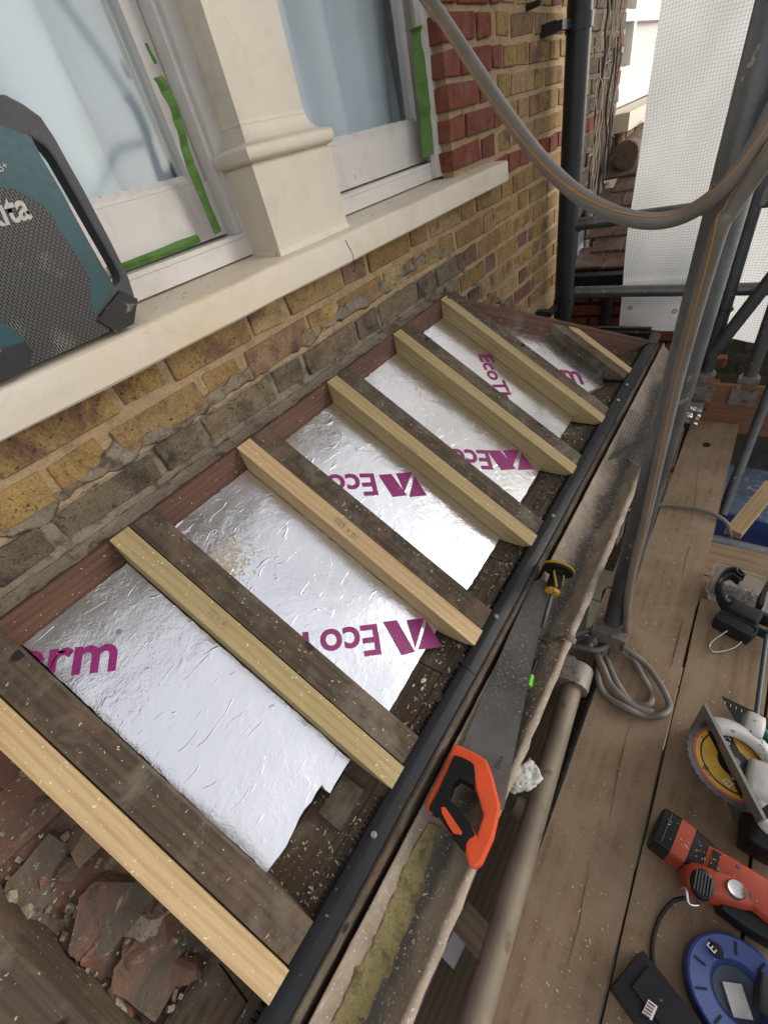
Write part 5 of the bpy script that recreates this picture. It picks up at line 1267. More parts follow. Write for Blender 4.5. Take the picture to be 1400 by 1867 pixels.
gr_o = Z7([(440, 450), (520, 470), (600, 510), (640, 545), (652, 640), (656, 760), (580, 722), (500, 682), (428, 738), (384, 878), (500, 1016), (600, 1136), (655, 1262), (600, 1290), (565, 1340), (556, 1436), (405, 1250), (275, 1060), (185, 1005), (195, 960), (270, 830), (370, 610)])
pg = local2([at(u, v, z=HZ + 0.008) for u, v in gr_o], HM)
prism('grip', pg, -0.0125, 0.0155, HM, MAT['grip'], saw, bevel=0.004)
ins = Z7([(305, 970), (345, 965), (420, 1075), (520, 1225), (505, 1250), (430, 1235), (370, 1140), (315, 1035)])
prism('grip_inset', local2([at(u, v, z=HZ + 0.0155) for u, v in ins], HM), 0.012, 0.0175, HM, MAT['orange'], saw, bevel=0.002)
lettering('blade_marking', 'Blisa', at(908, 1404, z=SZ), at(918, 1381, z=SZ), Vector((0, 1, 0)), (0, 0, 1), MAT['ink'], saw, lift=0.001)

# ---- bolster chisel with hand guard standing in the gutter
ch = empty('bolster_chisel', at(1000, 1150, z=0.285), 'chisel with black and yellow hand guard leaning in the gutter', 'chisel')
t0 = at(1018, 1038, z=0.335); t1 = at(1004, 1088, z=0.315); t2 = at(988, 1145, z=0.285)
ax_ = (t0 - t1).normalized()
GM = frame(t0, ax_.orthogonal(), ax_.cross(ax_.orthogonal()), ax_)
lathe('hand_guard', [(0, 0.006), (0.024, 0.006), (0.034, 0.001), (0.0355, -0.003), (0.034, -0.007), (0.016, -0.007), (0.012, -0.012)], GM, MAT['grip'], ch, 28)
lathe('guard_rim', [(0.0345, 0.002), (0.0375, 0.001), (0.0375, -0.003), (0.0345, -0.004), (0.0345, 0.002)], GM @ Matrix.Translation((0, 0, 0.003)), MAT['yellow'], ch, 28)
lathe('grip', [(0.0, -0.006), (0.0125, -0.008), (0.0155, -0.02), (0.0165, -0.04), (0.0155, -0.055), (0.012, -0.062), (0, -0.063)], GM, MAT['grip'], ch, 18)
lathe('collar', [(0.0125, -0.054), (0.0172, -0.056), (0.0172, -0.064), (0.010, -0.068), (0, -0.068)], GM, MAT['yellow'], ch, 18)
for a in (0.3, 2.4, 4.5): tube('grip_stripe', [GM @ Vector((math.cos(a + 0.2 * k) * (0.0148 + 0.0012 * math.sin(k / 5 * 3.1)), math.sin(a + 0.2 * k) * (0.0148 + 0.0012 * math.sin(k / 5 * 3.1)), -0.012 - 0.008 * k)) for k in range(6)], 0.0028, MAT['yellow'], ch, 6)
tube('shank', [GM @ Vector((0, 0, -0.06)), GM @ Vector((0, 0, -0.095)), t2], 0.0055, MAT['steel_dark'], ch, 6)
sp = empty('screwdriver', at(968, 1240, z=0.28), 'dark tool with lime green tip half under the saw blade', 'screwdriver')
tube('handle', [at(977, 1205, z=0.288), at(968, 1232, z=0.29)], 0.0055, MAT['black'], sp, 10)
tube('green_end', [at(969, 1232, z=0.29), at(963, 1252, z=0.29)], 0.008, MAT['greenplastic'], sp, 10, rr=[0.006, 0.0085])

# ---- radio on the sill
RY = 0.836
XC = 0.130
rd = empty('site_radio', (XC, 0.9, 1.055), 'teal and grey jobsite radio standing on the cream sill', 'radio')
RM = frame((XC, RY, 1.055), (1, 0, 0), (0, 0, 1), (0, -1, 0))
def rp(l, y=RY):
    out = []
    for u, v in l:
        p = at(u, v, y=y); out.append((p.x - XC, p.z - 1.055))
    return out
def mir(l): return l + [(-x, z) for x, z in reversed(l)]
half = rp([(6, 172), (40, 190), (72, 213), (98, 252), (120, 292), (150, 345), (200, 440), (232, 505), (243, 540), (240, 570), (228, 598)]); half = [(x, max(z, 0.0)) for x, z in half] + [(half[-1][0] - 0.03, 0.0)]
hole_r = rp([(58, 255), (80, 268), (97, 291), (130, 349), (170, 420), (200, 473), (214, 500), (216, 513), (207, 522), (160, 440), (110, 348), (75, 288)])
hole_l = [(-x, z) for x, z in reversed(hole_r)]
prism('bumper_frame', [(x, z) for x, z in mir(half)], -0.024, 0.006, RM, MAT['bumper'], rd, holes=[hole_r, hole_l], bevel=0.004)
face = rp([(0, 232), (52, 252), (75, 296), (108, 355), (155, 440), (198, 528), (168, 578)]); face = [(max(x, 0.002), z) for x, z in face] + [(face[-1][0] - 0.002, 0.004)]
prism('front_panel', mir(face), -0.04, 0.0095, RM, MAT['teal'], rd, bevel=0.003)
gl = rp([(0, 343), (18, 346), (45, 360), (72, 376), (85, 390), (105, 425), (140, 480), (160, 515), (158, 540), (163, 562), (178, 585), (195, 598)]); gl = [(max(x, 0.001), max(z, 0.004)) for x, z in gl]
gl.append((gl[-1][0] - 0.004, 0.003))
prism('speaker_grille', mir(gl), 0.0, 0.0125, RM, MAT['grille'], rd, bevel=0.002)
cn = rp([(212, 530), (243, 545), (236, 590), (205, 606), (170, 583)]); prism('corner_foot', [(x, max(z, -0.001)) for x, z in cn], -0.07, 0.016, RM, MAT['bumper_dark'], rd, bevel=0.004); prism('corner_foot', [(-x, max(z, -0.001)) for x, z in reversed(cn)], -0.07, 0.016, RM, MAT['bumper_dark'], rd, bevel=0.004)
fl = rp([(-40, 575), (0, 588), (28, 600), (45, 622), (-60, 655)], RY - 0.018); prism('lower_trim', fl, 0.0, 0.02, RM, MAT['teal'], rd, bevel=0.003)
fl = rp([(-60, 655), (45, 622), (56, 640), (53, 662), (38, 678), (-60, 715)], RY - 0.018); prism('lower_foot', [(x, max(z, -0.001)) for x, z in fl], -0.002, 0.022, RM, MAT['bumper_dark'], rd, bevel=0.003)
def on_r(u, v, d=0.0127): return at(u, v, y=RY - d)
lettering('name_lettering', 'makita', on_r(-84, 434), on_r(61, 396), Vector((0, 0, 1)), (0, -1, 0), MAT['whitemetal'], rd, bold=0.02, shear=0.25, hs=1.15, lift=0.0134 - 0.0127)
lettering('panel_lettering', 'DAB+', on_r(-22, 322, 0.0098), on_r(17, 307, 0.0098), Vector((0, 0, 1)), (0, -1, 0), MAT['whitemetal'], rd, bold=0.0, hs=1.0, lift=0.0008)
prism('rear_shell', mir([(x * 0.86, z * 0.92) for x, z in face]), -0.09, -0.04, RM, MAT['teal'], rd, bevel=0.006)

# ---- circular saw lying on its side, sole plate upright
cs0 = at(1335, 1395, z=0.075)
cs = empty('circular_saw', (cs0.x, cs0.y, 0), 'cordless circular saw on its side with a yellow and black blade', 'circular saw')
pa, pb_ = at(1280, 1293, z=0.10), at(1386, 1500, z=0.10); pa.z = pb_.z = 0.125
obox('sole_plate', pa, pb_, (0, 0, 1), 0.006, 0.122, MAT['greymetal'], cs, 0.002)
dv = (pb_ - pa).normalized(); nv = Vector((-dv.y, dv.x, 0))
for s_ in (0.28, 0.72): obox('sole_slot', pa.lerp(pb_, s_ - 0.06) - nv * 0.004 + Vector((0, 0, -0.03)), pa.lerp(pb_, s_ + 0.06) - nv * 0.004 + Vector((0, 0, -0.03)), (0, 0, 1), 0.004, 0.012, MAT['black'], cs, 0.001)
BM2 = Matrix.Translation(Vector((cs0.x, cs0.y, 0.085))) @ Matrix.Rotation(R(8), 4, 'X')
def disc(name, r0, r1, z0, z1, mat, seg=48, teeth=0):
    bm = bmesh.new(); o_, i_ = [], []
    for k in range(seg):
        a = 2 * math.pi * k / seg; rr_ = r1 + (0.003 if teeth and k % 2 else 0)
        o_.append([bm.verts.new((rr_ * math.cos(a), rr_ * math.sin(a), z)) for z in (z0, z1)])
        i_.append([bm.verts.new((r0 * math.cos(a), r0 * math.sin(a), z)) for z in (z0, z1)])
    for k in range(seg):
        k2 = (k + 1) % seg
        bm.faces.new((o_[k][0], o_[k2][0], o_[k2][1], o_[k][1])); bm.faces.new((i_[k][0], i_[k][1], i_[k2][1], i_[k2][0]))
        bm.faces.new((o_[k][1], o_[k2][1], i_[k2][1], i_[k][1])); bm.faces.new((o_[k][0], i_[k][0], i_[k2][0], o_[k2][0]))
    return finish(name, bm, mat, cs, M=BM2)
disc('blade', 0.012, 0.083, -0.001, 0.001, MAT['steel_dark'], 72, 1)
disc('blade_print', 0.030, 0.069, 0.001, 0.0016, MAT['yellow']); disc('blade_print', 0.069, 0.0745, 0.001, 0.0017, MAT['redplastic']); disc('blade_print', 0.058, 0.061, 0.0016, 0.0019, MAT['black'])
disc('blade_print', 0.014, 0.0295, 0.001, 0.0018, MAT['black'])
bm = bmesh.new(); bm.faces.new([bm.verts.new(v_) for v_ in ((-0.062, -0.022, 0.0022), (0.062, -0.022, 0.0022), (0.064, 0.022, 0.0022), (-0.064, 0.022, 0.0022))]); finish('blade_print', bm, MAT['black'], cs, M=BM2 @ Matrix.Rotation(R(35), 4, 'Z'))
lettering('blade_lettering', 'ELITE', BM2 @ Vector((-0.056, 0.004, 0.0026)), BM2 @ Vector((-0.018, -0.02, 0.0026)), Vector((0.5, 0.8, 0)), (0, 0, 1), MAT['dustywhite'], cs)
lettering('blade_lettering', '018 24', BM2 @ Vector((0.018, 0.012, 0.0026)), BM2 @ Vector((0.055, 0.012, 0.0026)), Vector((0, 1, 0)), (0, 0, 1), MAT['dustywhite'], cs)
lathe('arbor_bolt', [(0, 0.012), (0.008, 0.012), (0.010, 0.008), (0.010, 0.0)], BM2, MAT['steel_dark'], cs, 6, False)
# upper guard: a bulged half shell over the blade on the far side of the sole
gp_ = [(0.0, 0.016), (0.03, 0.02), (0.050, 0.012), (0.066, 0.017), (0.082, 0.014), (0.091, 0.004), (0.094, -0.012), (0.09, -0.03)]
ga = math.atan2(dv.y, dv.x)
MG = BM2 @ Matrix.Rotation(ga + math.pi if nv.y < 0 else ga, 4, 'Z')
MG = BM2 @ Matrix.Rotation(ga + math.pi, 4, 'Z') @ Matrix.Rotation(math.pi, 4, 'Z')
bm = bmesh.new(); rings = []
for (r_, z_) in gp_[2:]:
    rings.append([bm.verts.new((r_ * math.cos(R(188) * k / 24 + 0.0), r_ * math.sin(R(188) * k / 24), z_)) for k in range(25)])
for a, b in zip(rings, rings[1:]):
    for k in range(24): bm.faces.new((a[k], a[k + 1], b[k + 1], b[k]))
gd = finish('blade_guard', bm, MAT['whitemetal'], cs, M=MG); sm = gd.modifiers.new('s', 'SOLIDIFY'); sm.thickness = 0.003; smooth_by_angle(gd, 45)
gdc = (MG @ Vector((0, 0.07, 0.0)))
for (u, v, s_) in ((1385, 1430, 0.05), (1370, 1330, 0.035)):
    bm = rough_bm((s_ * 1.6, s_, 0.05), 4, 0.003, 20, s_ * 99, 0.4); finish('guard_casting', bm, MAT['whitemetal'], cs, smooth=True, loc=at(u, v, z=0.075))
bm = rough_bm((0.10, 0.09, 0.085), 5, 0.003, 14, 4.0, 0.35); finish('motor_housing', bm, MAT['black'], cs, smooth=True, loc=at(1408, 1520, z=0.05))
tube('side_handle', catmull([at(1392, 1498, z=0.09), at(1400, 1510, z=0.09), at(1430, 1530, z=0.09)], 5), 0.014, MAT['whitemetal'], cs, 10)
lettering('guard_lettering', 'DeTRUJO', at(1389, 1348, z=0.108), at(1402, 1388, z=0.108), Vector((1, 0.5, 0)), (0, 0, 1), MAT['ink'], cs, lift=0.001, hs=0.9)
# ---- set square
sq = [(1316, 1270), (1424, 1322), (1424, 1380), (1345, 1322)]
SQM = frame(at(1380, 1320, z=0.03), (1, 0, 0), (0, 1, 0))
ss = prism('set_square', local2([at(u, v, z=0.03) for u, v in sq], SQM), -0.002, 0.002, SQM, MAT['black'], None); tag(ss, 'black triangular set square with scale marks beside the circular saw', 'set square')
for k in range(9):
    p = at(1322 + k * 10, 1279 + k * 4.8, z=0.0322); obox('scale_mark', p, p + Vector((-0.002, -0.0, 0)) + (at(1330, 1300, z=0.0322) - at(1330, 1296, z=0.0322)), (0, 0, 1), 0.0011, 0.0002, MAT['dustywhite'], ss, 0)
rdv = empty('long_clamp', at(1380, 1330, z=0.02), 'slim blue-grey rod with a teal grip beside the set square', 'clamp')
tube('rod', [at(1399, 1150, z=0.035), at(1376, 1325, z=0.035)], 0.0055, MAT['bluerod'], rdv, 10)
tube('grip', catmull([at(1376, 1325, z=0.038), at(1390, 1337, z=0.038), at(1412, 1358, z=0.038)], 5), 0.013, MAT['teal'], rdv, 12)

# ---- red and black cordless tool lying on the boards
dr = empty('cordless_tool', at(1290, 1580, z=0), 'red and black cordless power tool lying across the boards', 'power tool')
def loft(name, secs, mat, parent, seg=16, pw=0.7):
    """secs: (centre, half width, half height, axis)"""
    bm = bmesh.new(); rings = []
    for (c, hw, hh, ax) in secs:
        ax = Vector(ax).normalized(); sd_ = ax.cross(Vector((0, 0, 1))).normalized(); up = sd_.cross(ax); ring = []
        for k in range(seg):
            a = 2 * math.pi * k / seg; ca, sa = math.cos(a), math.sin(a)
            ring.append(bm.verts.new(Vector(c) + sd_ * hw * math.copysign(abs(ca) ** pw, ca) + up * hh * math.copysign(abs(sa) ** pw, sa)))
        rings.append(ring)
    for a, b in zip(rings, rings[1:]):
        for k in range(seg): bm.faces.new((a[k], a[(k + 1) % seg], b[(k + 1) % seg], b[k]))
    bm.faces.new(rings[0][::-1]); bm.faces.new(rings[-1])
    return smooth_by_angle(finish(name, bm, mat, parent), 45)
d0, d1 = at(1193, 1508, z=0.045), at(1425, 1672, z=0.045); dax = d1 - d0
D = lambda f_, z=0.045: Vector((d0.x + dax.x * f_, d0.y + dax.y * f_, z))
loft('battery', [(D(0.0), 0.030, 0.030, dax), (D(0.02), 0.036, 0.038, dax), (D(0.16), 0.037, 0.040, dax)], MAT['black'], dr, 24, 0.3)
loft('red_band', [(D(0.16), 0.0375, 0.0405, dax), (D(0.28), 0.036, 0.041, dax)], MAT['redplastic'], dr, 24, 0.3)
loft('rubber_grip', [(D(0.28), 0.0355, 0.040, dax), (D(0.42), 0.030, 0.036, dax), (D(0.50), 0.027, 0.034, dax)], MAT['grip'], dr, 24, 0.35)
loft('red_body', [(D(0.40, 0.047), 0.024, 0.036, dax), (D(0.55, 0.05), 0.026, 0.040, dax), (D(0.8, 0.05), 0.030, 0.042, dax), (D(1.1, 0.05), 0.034, 0.043, dax)], MAT['redplastic'], dr, 24, 0.4)
sdv = dax.cross(Vector((0, 0, 1))).normalized()
# gear housing bulging towards the viewer's lower side
hs_ = [at(1258, 1602, z=0.05), at(1372, 1640, z=0.05)]
hx = hs_[1] - hs_[0]
loft('gear_housing', [(hs_[0] - hx * 0.12, 0.016, 0.030, hx), (hs_[0], 0.024, 0.040, hx), (hs_[0] + hx * 0.4, 0.026, 0.042, hx), (hs_[0] + hx * 0.75, 0.025, 0.042, hx), (hs_[1] + hx * 0.1, 0.018, 0.036, hx)], MAT['redplastic'], dr, 16, 0.6)
vm = Matrix.Translation(at(1281, 1612, z=0.094)); lathe('motor_vent', [(0, 0.003), (0.014, 0.004), (0.0185, 0.001), (0.020, -0.008)], vm @ Matrix.Diagonal((1.25, 0.9, 1, 1)), MAT['black'], dr, 20)
for k in range(6): obox('vent_rib', vm @ Vector((-0.017, -0.011 + k * 0.0045, 0.0062)), vm @ Vector((0.017, -0.011 + k * 0.0045, 0.0062)), (0, 0, 1), 0.0018, 0.003, MAT['bumper'], dr, 0.0005)
lathe('silver_knob', [(0, 0.004), (0.008, 0.0045), (0.0125, 0.006), (0.0145, 0.003), (0.0145, -0.01)], Matrix.Translation(at(1341, 1622, z=0.094)), MAT['chrome'], dr, 24)
loft('lower_case', [(at(1308, 1645, z=0.035), 0.016, 0.028, hx), (at(1350, 1672, z=0.035), 0.02, 0.03, hx), (at(1425, 1715, z=0.035), 0.022, 0.03, hx)], MAT['black'], dr, 14, 0.5)
tube('wire_hook', catmull([at(1240, 1626, z=0.05), at(1250, 1620, z=0.07), at(1256, 1648, z=0.06), at(1275, 1650, z=0.05), at(1265, 1640, z=0.04)], 6), 0.0026, MAT['chrome'], dr, 8)
cordc = [at(1254, 1637, z=0.03), at(1225, 1645, z=0.012), at(1200, 1680, z=0.006), at(1189, 1730, z=0.005), at(1197, 1780, z=0.006), at(1222, 1835, z=0.02), at(1245, 1870, z=0.03)]
o = tube('black_cable', catmull(cordc, 8), 0.0035, MAT['cord'], None, 8); tag(o, 'thin black cord looping from the red tool to the charger', 'cord')
for f_, s_ in ((0.5, 0.012), (0.62, -0.014), (0.75, 0.016), (0.88, -0.012)): lathe('case_screw', [(0, 0.001), (0.003, 0.001), (0.0036, -0.001)], Matrix.Translation(D(f_, 0.0905) + sdv * s_), MAT['steel_dark'], dr, 10)
for k in range(5): obox('body_rib', D(0.44 + k * 0.012, 0.0875) - sdv * 0.016, D(0.44 + k * 0.012, 0.0875) + sdv * 0.016, (0, 0, 1), 0.0016, 0.004, MAT['black'], dr, 0.0004)
obox('battery_seam', D(0.075, 0.0862) - sdv * 0.03, D(0.075, 0.0862) + sdv * 0.03, (0, 0, 1), 0.0014, 0.004, MAT['bumper'], dr, 0.0003)
# ---- charger at the bottom edge
cg = empty('battery_charger', at(1190, 1850, z=0), 'scuffed black battery charger with a white label at the bottom edge', 'charger')
CM = frame(at(1185, 1835, z=0.0), at(1225, 1870, z=0) - at(1160, 1785, z=0), (0, 1, 0), (0, 0, 1))
bm = bmesh.new(); bbox(bm, (-0.050, -0.040, 0), (0.09, 0.040, 0.055)); finish('case', bm, MAT['black'], cg, M=CM, bevel=0.016, seg=4)
bm = bmesh.new(); bbox(bm, (-0.034, -0.014, 0.050), (0.08, 0.030, 0.064)); finish('dock', bm, MAT['black'], cg, M=CM, bevel=0.008, seg=3)
lbq = [(1178, 1822), (1200, 1832), (1192, 1864), (1168, 1850)]
bm = bmesh.new(); bm.faces.new([bm.verts.new(at(u, v, z=0.0652)) for u, v in [(1182, 1823), (1199, 1836), (1188, 1862), (1170, 1848)]]); finish('label', bm, MAT['dustywhite'], cg)
for k in range(5):
    a, b = at(1182 - k * 2.6, 1828 + k * 5.2, z=0.066), at(1194 - k * 2.4, 1837 + k * 5.2, z=0.066); obox('label_text', a, b, (0, 0, 1), 0.002, 0.0004, MAT['inkred'] if k % 2 else MAT['ink'], cg, 0)
# ---- blue plastic dish
bd0 = at(1345, 1812, z=0.02)
bd = empty('blue_dish', (bd0.x, bd0.y, 0), 'round blue plastic dish with slots around its sloping rim', 'dish')
DM = Matrix.Translation((bd0.x, bd0.y, 0.0))
lathe('rim', [(0.034, 0.012), (0.038, 0.02), (0.041, 0.028), (0.070, 0.034), (0.0735, 0.032), (0.075, 0.026), (0.075, 0.0), (0.072, 0.0), (0.071, 0.024), (0.066, 0.029), (0.043, 0.022), (0.034, 0.012)], DM, MAT['blueplastic'], bd, 48)
lathe('bowl', [(0.0, 0.006), (0.028, 0.006), (0.0345, 0.0122), (0.0335, 0.0132), (0.027, 0.008), (0, 0.008)], DM, MAT['slate'], bd, 36)
for k in range(10):
    a = 2 * math.pi * k / 10 + 0.2; obox('slot', DM @ Vector((0.048 * math.cos(a), 0.048 * math.sin(a), 0.0320)), DM @ Vector((0.065 * math.cos(a), 0.065 * math.sin(a), 0.0352)), (0, 0, 1), 0.003, 0.0012, MAT['dark'], bd, 0.0005)
lathe('badge', [(0, 0.003), (0.009, 0.003), (0.0105, 0.0)], Matrix.Translation(at(1306, 1734, z=0.036)), MAT['black'], bd, 16)
lettering('badge_letter', 'E', at(1302, 1740, z=0.0395), at(1307, 1734, z=0.0395), Vector((1, 0.5, 0)), (0, 0, 1), MAT['dustywhite'], bd)
bm = bmesh.new(); bbox(bm, (-0.028, -0.012, 0.009), (0.012, 0.016, 0.014)); finish('pale_insert', bm, MAT['plaster'], bd, M=DM @ Matrix.Rotation(0.5, 4, 'Z'), bevel=0.002)
bm = rough_bm((0.05, 0.024, 0.03), 4, 0.002, 20, 1.0, 0.3); o = finish('sanding_block', bm, MAT['bumper_dark'], None, smooth=True, loc=at(1395, 1815, z=0.03)); tag(o, 'dark sanding block resting in the blue dish', 'block')
# ---- tub of screws and tool belt
tu = at(1345, 1078, z=0.0); TB = frame((tu.x, tu.y, 0), at(1392, 1110, z=0) - at(1318, 1085, z=0), (1, 0, 0), (0, 0, 1))
tb_ = empty('screw_tub', (tu.x, tu.y, -0.041), 'cloudy plastic tub half full of screws on the cross board', 'tub')
bm = bmesh.new(); H_ = 0.06; 
def rrect(hw, hh, r_, z, n=5):
    out = []
    for cx_, cy_, a0 in ((hw - r_, hh - r_, 0), (-hw + r_, hh - r_, 90), (-hw + r_, -hh + r_, 180), (hw - r_, -hh + r_, 270)):
        for k in range(n): a = R(a0 + 90 * k / (n - 1)); out.append((cx_ + r_ * math.cos(a), cy_ + r_ * math.sin(a), z))
    return out
rr = [[bm.verts.new(p) for p in rrect(*q)] for q in ((0.058, 0.05, 0.014, -0.04), (0.070, 0.062, 0.016, 0.022), (0.074, 0.066, 0.016, 0.022), (0.074, 0.066, 0.016, 0.016))]
for a, b in zip(rr, rr[1:]):
    for k in range(len(a)): bm.faces.new((a[k], a[(k + 1) % len(a)], b[(k + 1) % len(b)], b[k]))
bm.faces.new(rr[0][::-1]); finish('tub_body', bm, MAT['tub'], tb_, M=TB, smooth=False)
bm = bmesh.new(); rv = random.Random(2)
for i in range(110):
    p = TB @ Vector((rv.uniform(-0.045, 0.045), rv.uniform(-0.038, 0.038), rv.uniform(-0.036, -0.018))); a = rv.uniform(0, 6.3); d2 = Vector((math.cos(a), math.sin(a), rv.uniform(-0.25, 0.25))) * 0.012
    tube_bm(bm, [p - d2, p + d2], 0.0011, 5); tube_bm(bm, [p + d2, p + d2 * 1.12], 0.0024, 6)
sw = finish('screws', bm, MAT['nail']); tag(sw, 'loose silver screws heaped in the cloudy tub', 'screws', kind='stuff')
be = empty('tool_belt', at(1330, 1140, z=0), 'black and green webbing tool belt with a hammer holster', 'tool belt')
def band(P, h, z0, mat, name, tk=0.004, lean=0.0):
    pts = catmull([at(u, v, z=z0) for u, v in P], 8); bm = bmesh.new(); rows = []
    for i, p in enumerate(pts):
        t_ = (pts[min(i + 1, len(pts) - 1)] - pts[max(i - 1, 0)]).normalized(); n_ = t_.cross(Vector((0, 0, 1))).normalized()
        rows.append([bm.verts.new(p + n_ * s_ * tk / 2 + Vector((0, 0, h * k)) + n_ * lean * k) for s_, k in ((-1, 0), (1, 0), (1, 1), (-1, 1))])
    for a, b in zip(rows, rows[1:]):
        for k in range(4): bm.faces.new((a[k], a[(k + 1) % 4], b[(k + 1) % 4], b[k]))
    bm.faces.new(rows[0][::-1]); bm.faces.new(rows[-1]); o = finish(name, bm, mat, be); return smooth_by_angle(o, 40)
band([(1352, 1060), (1338, 1048), (1318, 1050), (1305, 1068), (1306, 1090), (1318, 1115), (1335, 1132), (1360, 1148), (1400, 1168), (1440, 1190)], 0.032, 0.012, MAT['webgreen'], 'belt')
band([(1345, 1066), (1330, 1056), (1316, 1062), (1311, 1078), (1315, 1098), (1328, 1118), (1345, 1130), (1370, 1142)], 0.026, 0.022, MAT['nylon'], 'belt_lining', 0.006)
tube('belt_ring', [at(1349, 1043, z=0.05) + Vector((0.008 * math.cos(a), 0.010 * math.sin(a), 0.006 * math.sin(a))) for a in [k * 0.52 for k in range(12)]], 0.002, MAT['black'], be, 6, closed=True)
HM2 = frame(at(1345, 1135, z=0.0), at(1372, 1152, z=0) - at(1320, 1125, z=0), (1, 0, 0), (0, 0, 1))
bm = rough_bm((0.074, 0.044, 0.058), 6, 0.003, 25, 3.0, 0.22); finish('belt_loop', bm, MAT['nylon'], be, smooth=True, M=HM2 @ Matrix.Translation((0, -0.001, 0.034)))
bm = rough_bm((0.088, 0.044, 0.046), 6, 0.003, 25, 8.0, 0.25); hp = finish('holster', bm, MAT['nylon'], be, smooth=True, M=HM2 @ Matrix.Translation((0.002, -0.040, 0.025)))
bm = bmesh.new(); tube_bm(bm, catmull([(-0.036, -0.058, 0.047), (0.0, -0.061, 0.049), (0.04, -0.058, 0.047), (0.042, -0.03, 0.049), (0.0, -0.028, 0.050), (-0.038, -0.032, 0.049)], 5, True), 0.0022, 6, True, True); finish('binding', bm, MAT['webgreen'], hp, M=HM2)
for s_ in (-0.03, 0.034): lathe('rivet', [(0, 0.002), (0.003, 0.0015), (0.004, 0)], HM2 @ Matrix.Translation((s_, -0.045, 0.045)), MAT['chrome'], hp, 10)
tube('hammer_loop', catmull([at(1326, 1150, z=0.03), at(1314, 1158, z=0.02), at(1300, 1168, z=0.012), at(1293, 1178, z=0.008), at(1299, 1188, z=0.008), at(1315, 1188, z=0.008), at(1338, 1181, z=0.015), at(1352, 1170, z=0.025)], 6), 0.0022, MAT['chrome'], be, 8)
band([(1378, 1120), (1386, 1090), (1400, 1072), (1425, 1065)], 0.045, 0.006, MAT['nylon'], 'pouch_side', 0.010)
band([(1372, 1128), (1395, 1140), (1430, 1150)], 0.040, 0.012, MAT['nylon'], 'pouch_front', 0.010)

# ================================================================== SHAVINGS AND DUST (uncountable)
bm = bmesh.new(); rv = random.Random(21)
def flake(bm, p, n_, s_):
    a = rv.uniform(0, 6.3); t1 = n_.orthogonal().normalized(); t2 = n_.cross(t1); d1 = t1 * math.cos(a) + t2 * math.sin(a); d2 = n_.cross(d1)
    l, w_ = s_ * rv.uniform(0.6, 1.6), s_ * rv.uniform(0.25, 0.6); c = s_ * rv.uniform(0.1, 0.5)
    q = [bm.verts.new(p + d1 * x * l + d2 * y * w_ + n_ * (0.0006 + c * (x * x))) for x in (-1, 0, 1) for y in (-1, 1)]
    bm.faces.new((q[0], q[1], q[3], q[2])); bm.faces.new((q[2], q[3], q[5], q[4]))
UPV = Vector((0, 0, 1))
# boards
for i in range(850):
    x = rv.uniform(-0.1, 1.05) if rv.random() < 0.85 else rv.uniform(1.05, 2.0); y = rv.uniform(-0.27, 0.05) if x < 1.05 else rv.uniform(-0.10, 0.05)
    if noise.noise(Vector((x * 4, y * 7, 5))) + rv.uniform(-0.5, 0.5) > 0.0 and not (-0.1125 < y < -0.1065): flake(bm, Vector((x, y, 0.002)), UPV, rv.choice((0.0008, 0.0011, 0.0016, 0.0024)))
# dust on the tools
for i in range(60):
    f_ = rv.uniform(0.02, 1.0); p = D(f_, 0.0875) + sdv * rv.uniform(-0.018, 0.018); flake(bm, p, UPV, rv.choice((0.0008, 0.0012, 0.0016)))
for i in range(160):
    x = rv.uniform(-0.34, -0.2); y = rv.uniform(0.3, 0.8); flake(bm, Vector((x, y, max(rz(y) - 0.150, 0.195) + 0.04)), NR, rv.choice((0.0008, 0.0014, 0.002)))
# eaves boards, mostly next to the foil
for i in range(3200):
    x = rv.uniform(-0.1, 2.0); y = rv.uniform(0.262, 0.395)
    if noise.noise(Vector((x * 7, y * 12, 2))) + rv.uniform(-0.45, 0.45) > 0.02: flake(bm, Vector((x, y, 0.3445 if y < 0.313 else 0.3405)), UPV, rv.choice((0.0008, 0.001, 0.0014, 0.002, 0.003)))
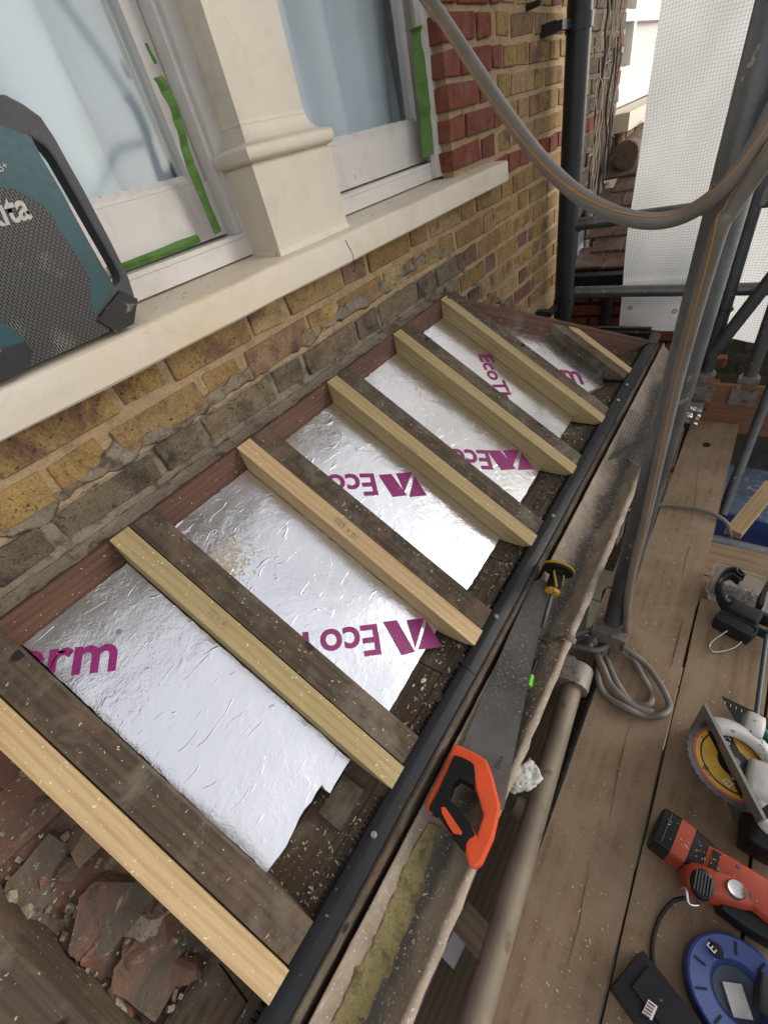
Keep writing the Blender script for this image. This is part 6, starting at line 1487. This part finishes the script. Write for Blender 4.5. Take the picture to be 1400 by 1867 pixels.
# gutter and saw
for i in range(2600):
    x = rv.uniform(-0.05, 1.9); y = rv.uniform(0.132, 0.234)
    if noise.noise(Vector((x * 5, y * 14, 8))) + rv.uniform(-0.4, 0.5) > 0.05: flake(bm, Vector((x, y, gz(y) + 0.0035)), UPV, rv.choice((0.0008, 0.001, 0.0014, 0.002)))
Mi = SM.inverted()
for i in range(900):
    u_ = rv.uniform(855, 990); v_ = rv.gauss(1165, 75); p = at(u_, v_, z=SZ); q = Mi @ p
    lo_ = 971 - (v_ - 1062) * 0.449; hi_ = 998 - max(0, v_ - 1062) * 0.19
    if lo_ + 4 < u_ < hi_ - 4 and 1075 < v_ < 1400: flake(bm, p + UPV * 0.0012, UPV, rv.choice((0.0007, 0.0009, 0.0012)))
# rafters and foil
for i in range(1500):
    x = rv.uniform(-0.2, 1.75); y = rv.uniform(0.3, 0.82)
    inr = any(a <= x <= a + 0.038 for a in PAIRS); ino = any(a + 0.046 <= x <= a + 0.094 for a in PAIRS)
    k_ = (0.83 - y) / 0.53
    if inr and rv.random() < 0.5: flake(bm, Vector((x, y, rz(y))) + NR * 0.0008, NR, rv.choice((0.0007, 0.001, 0.0014)))
    elif ino: flake(bm, Vector((x, y, rz(y))) - NR * 0.0018, NR, rv.choice((0.0008, 0.0012, 0.002)))
    elif rv.random() < 0.25 + 0.5 * k_ and x > 0.2 and not inr: 
        if y > 0.375 and x < 1.6 and not any(a - 0.004 <= x <= a + 0.1 for a in PAIRS): flake(bm, Vector((x, y, rz(y, FO))) + NR * 0.0012, NR, rv.choice((0.0006, 0.0009, 0.0013)))
sv = finish('wood_shavings', bm, MAT['shaving']); tag(sv, 'pale wood shavings and sawdust strewn over boards, rafters and gutter', 'shavings', kind='stuff')
bm = bmesh.new()
for i in range(34):
    u_, v_ = rv.choice([(900, 1120), (770, 1260), (690, 1290), (975, 955), (885, 1120), (700, 1400), (1105, 745), (1030, 850)]); p = at(u_ + rv.uniform(-18, 18), v_ + rv.uniform(-22, 22), z=0.35)
    if p.y > 0.296: bmesh.ops.create_icosphere(bm, subdivisions=1, radius=rv.uniform(0.002, 0.0052), matrix=Matrix.Translation((p.x, p.y, 0.346)) @ Matrix.Diagonal((1.4, 0.8, 0.6, 1)))
cr = finish('white_crumbs', bm, MAT['whitebit']); tag(cr, 'white foam crumbs lying on the dark eaves boards', 'crumbs', kind='stuff')
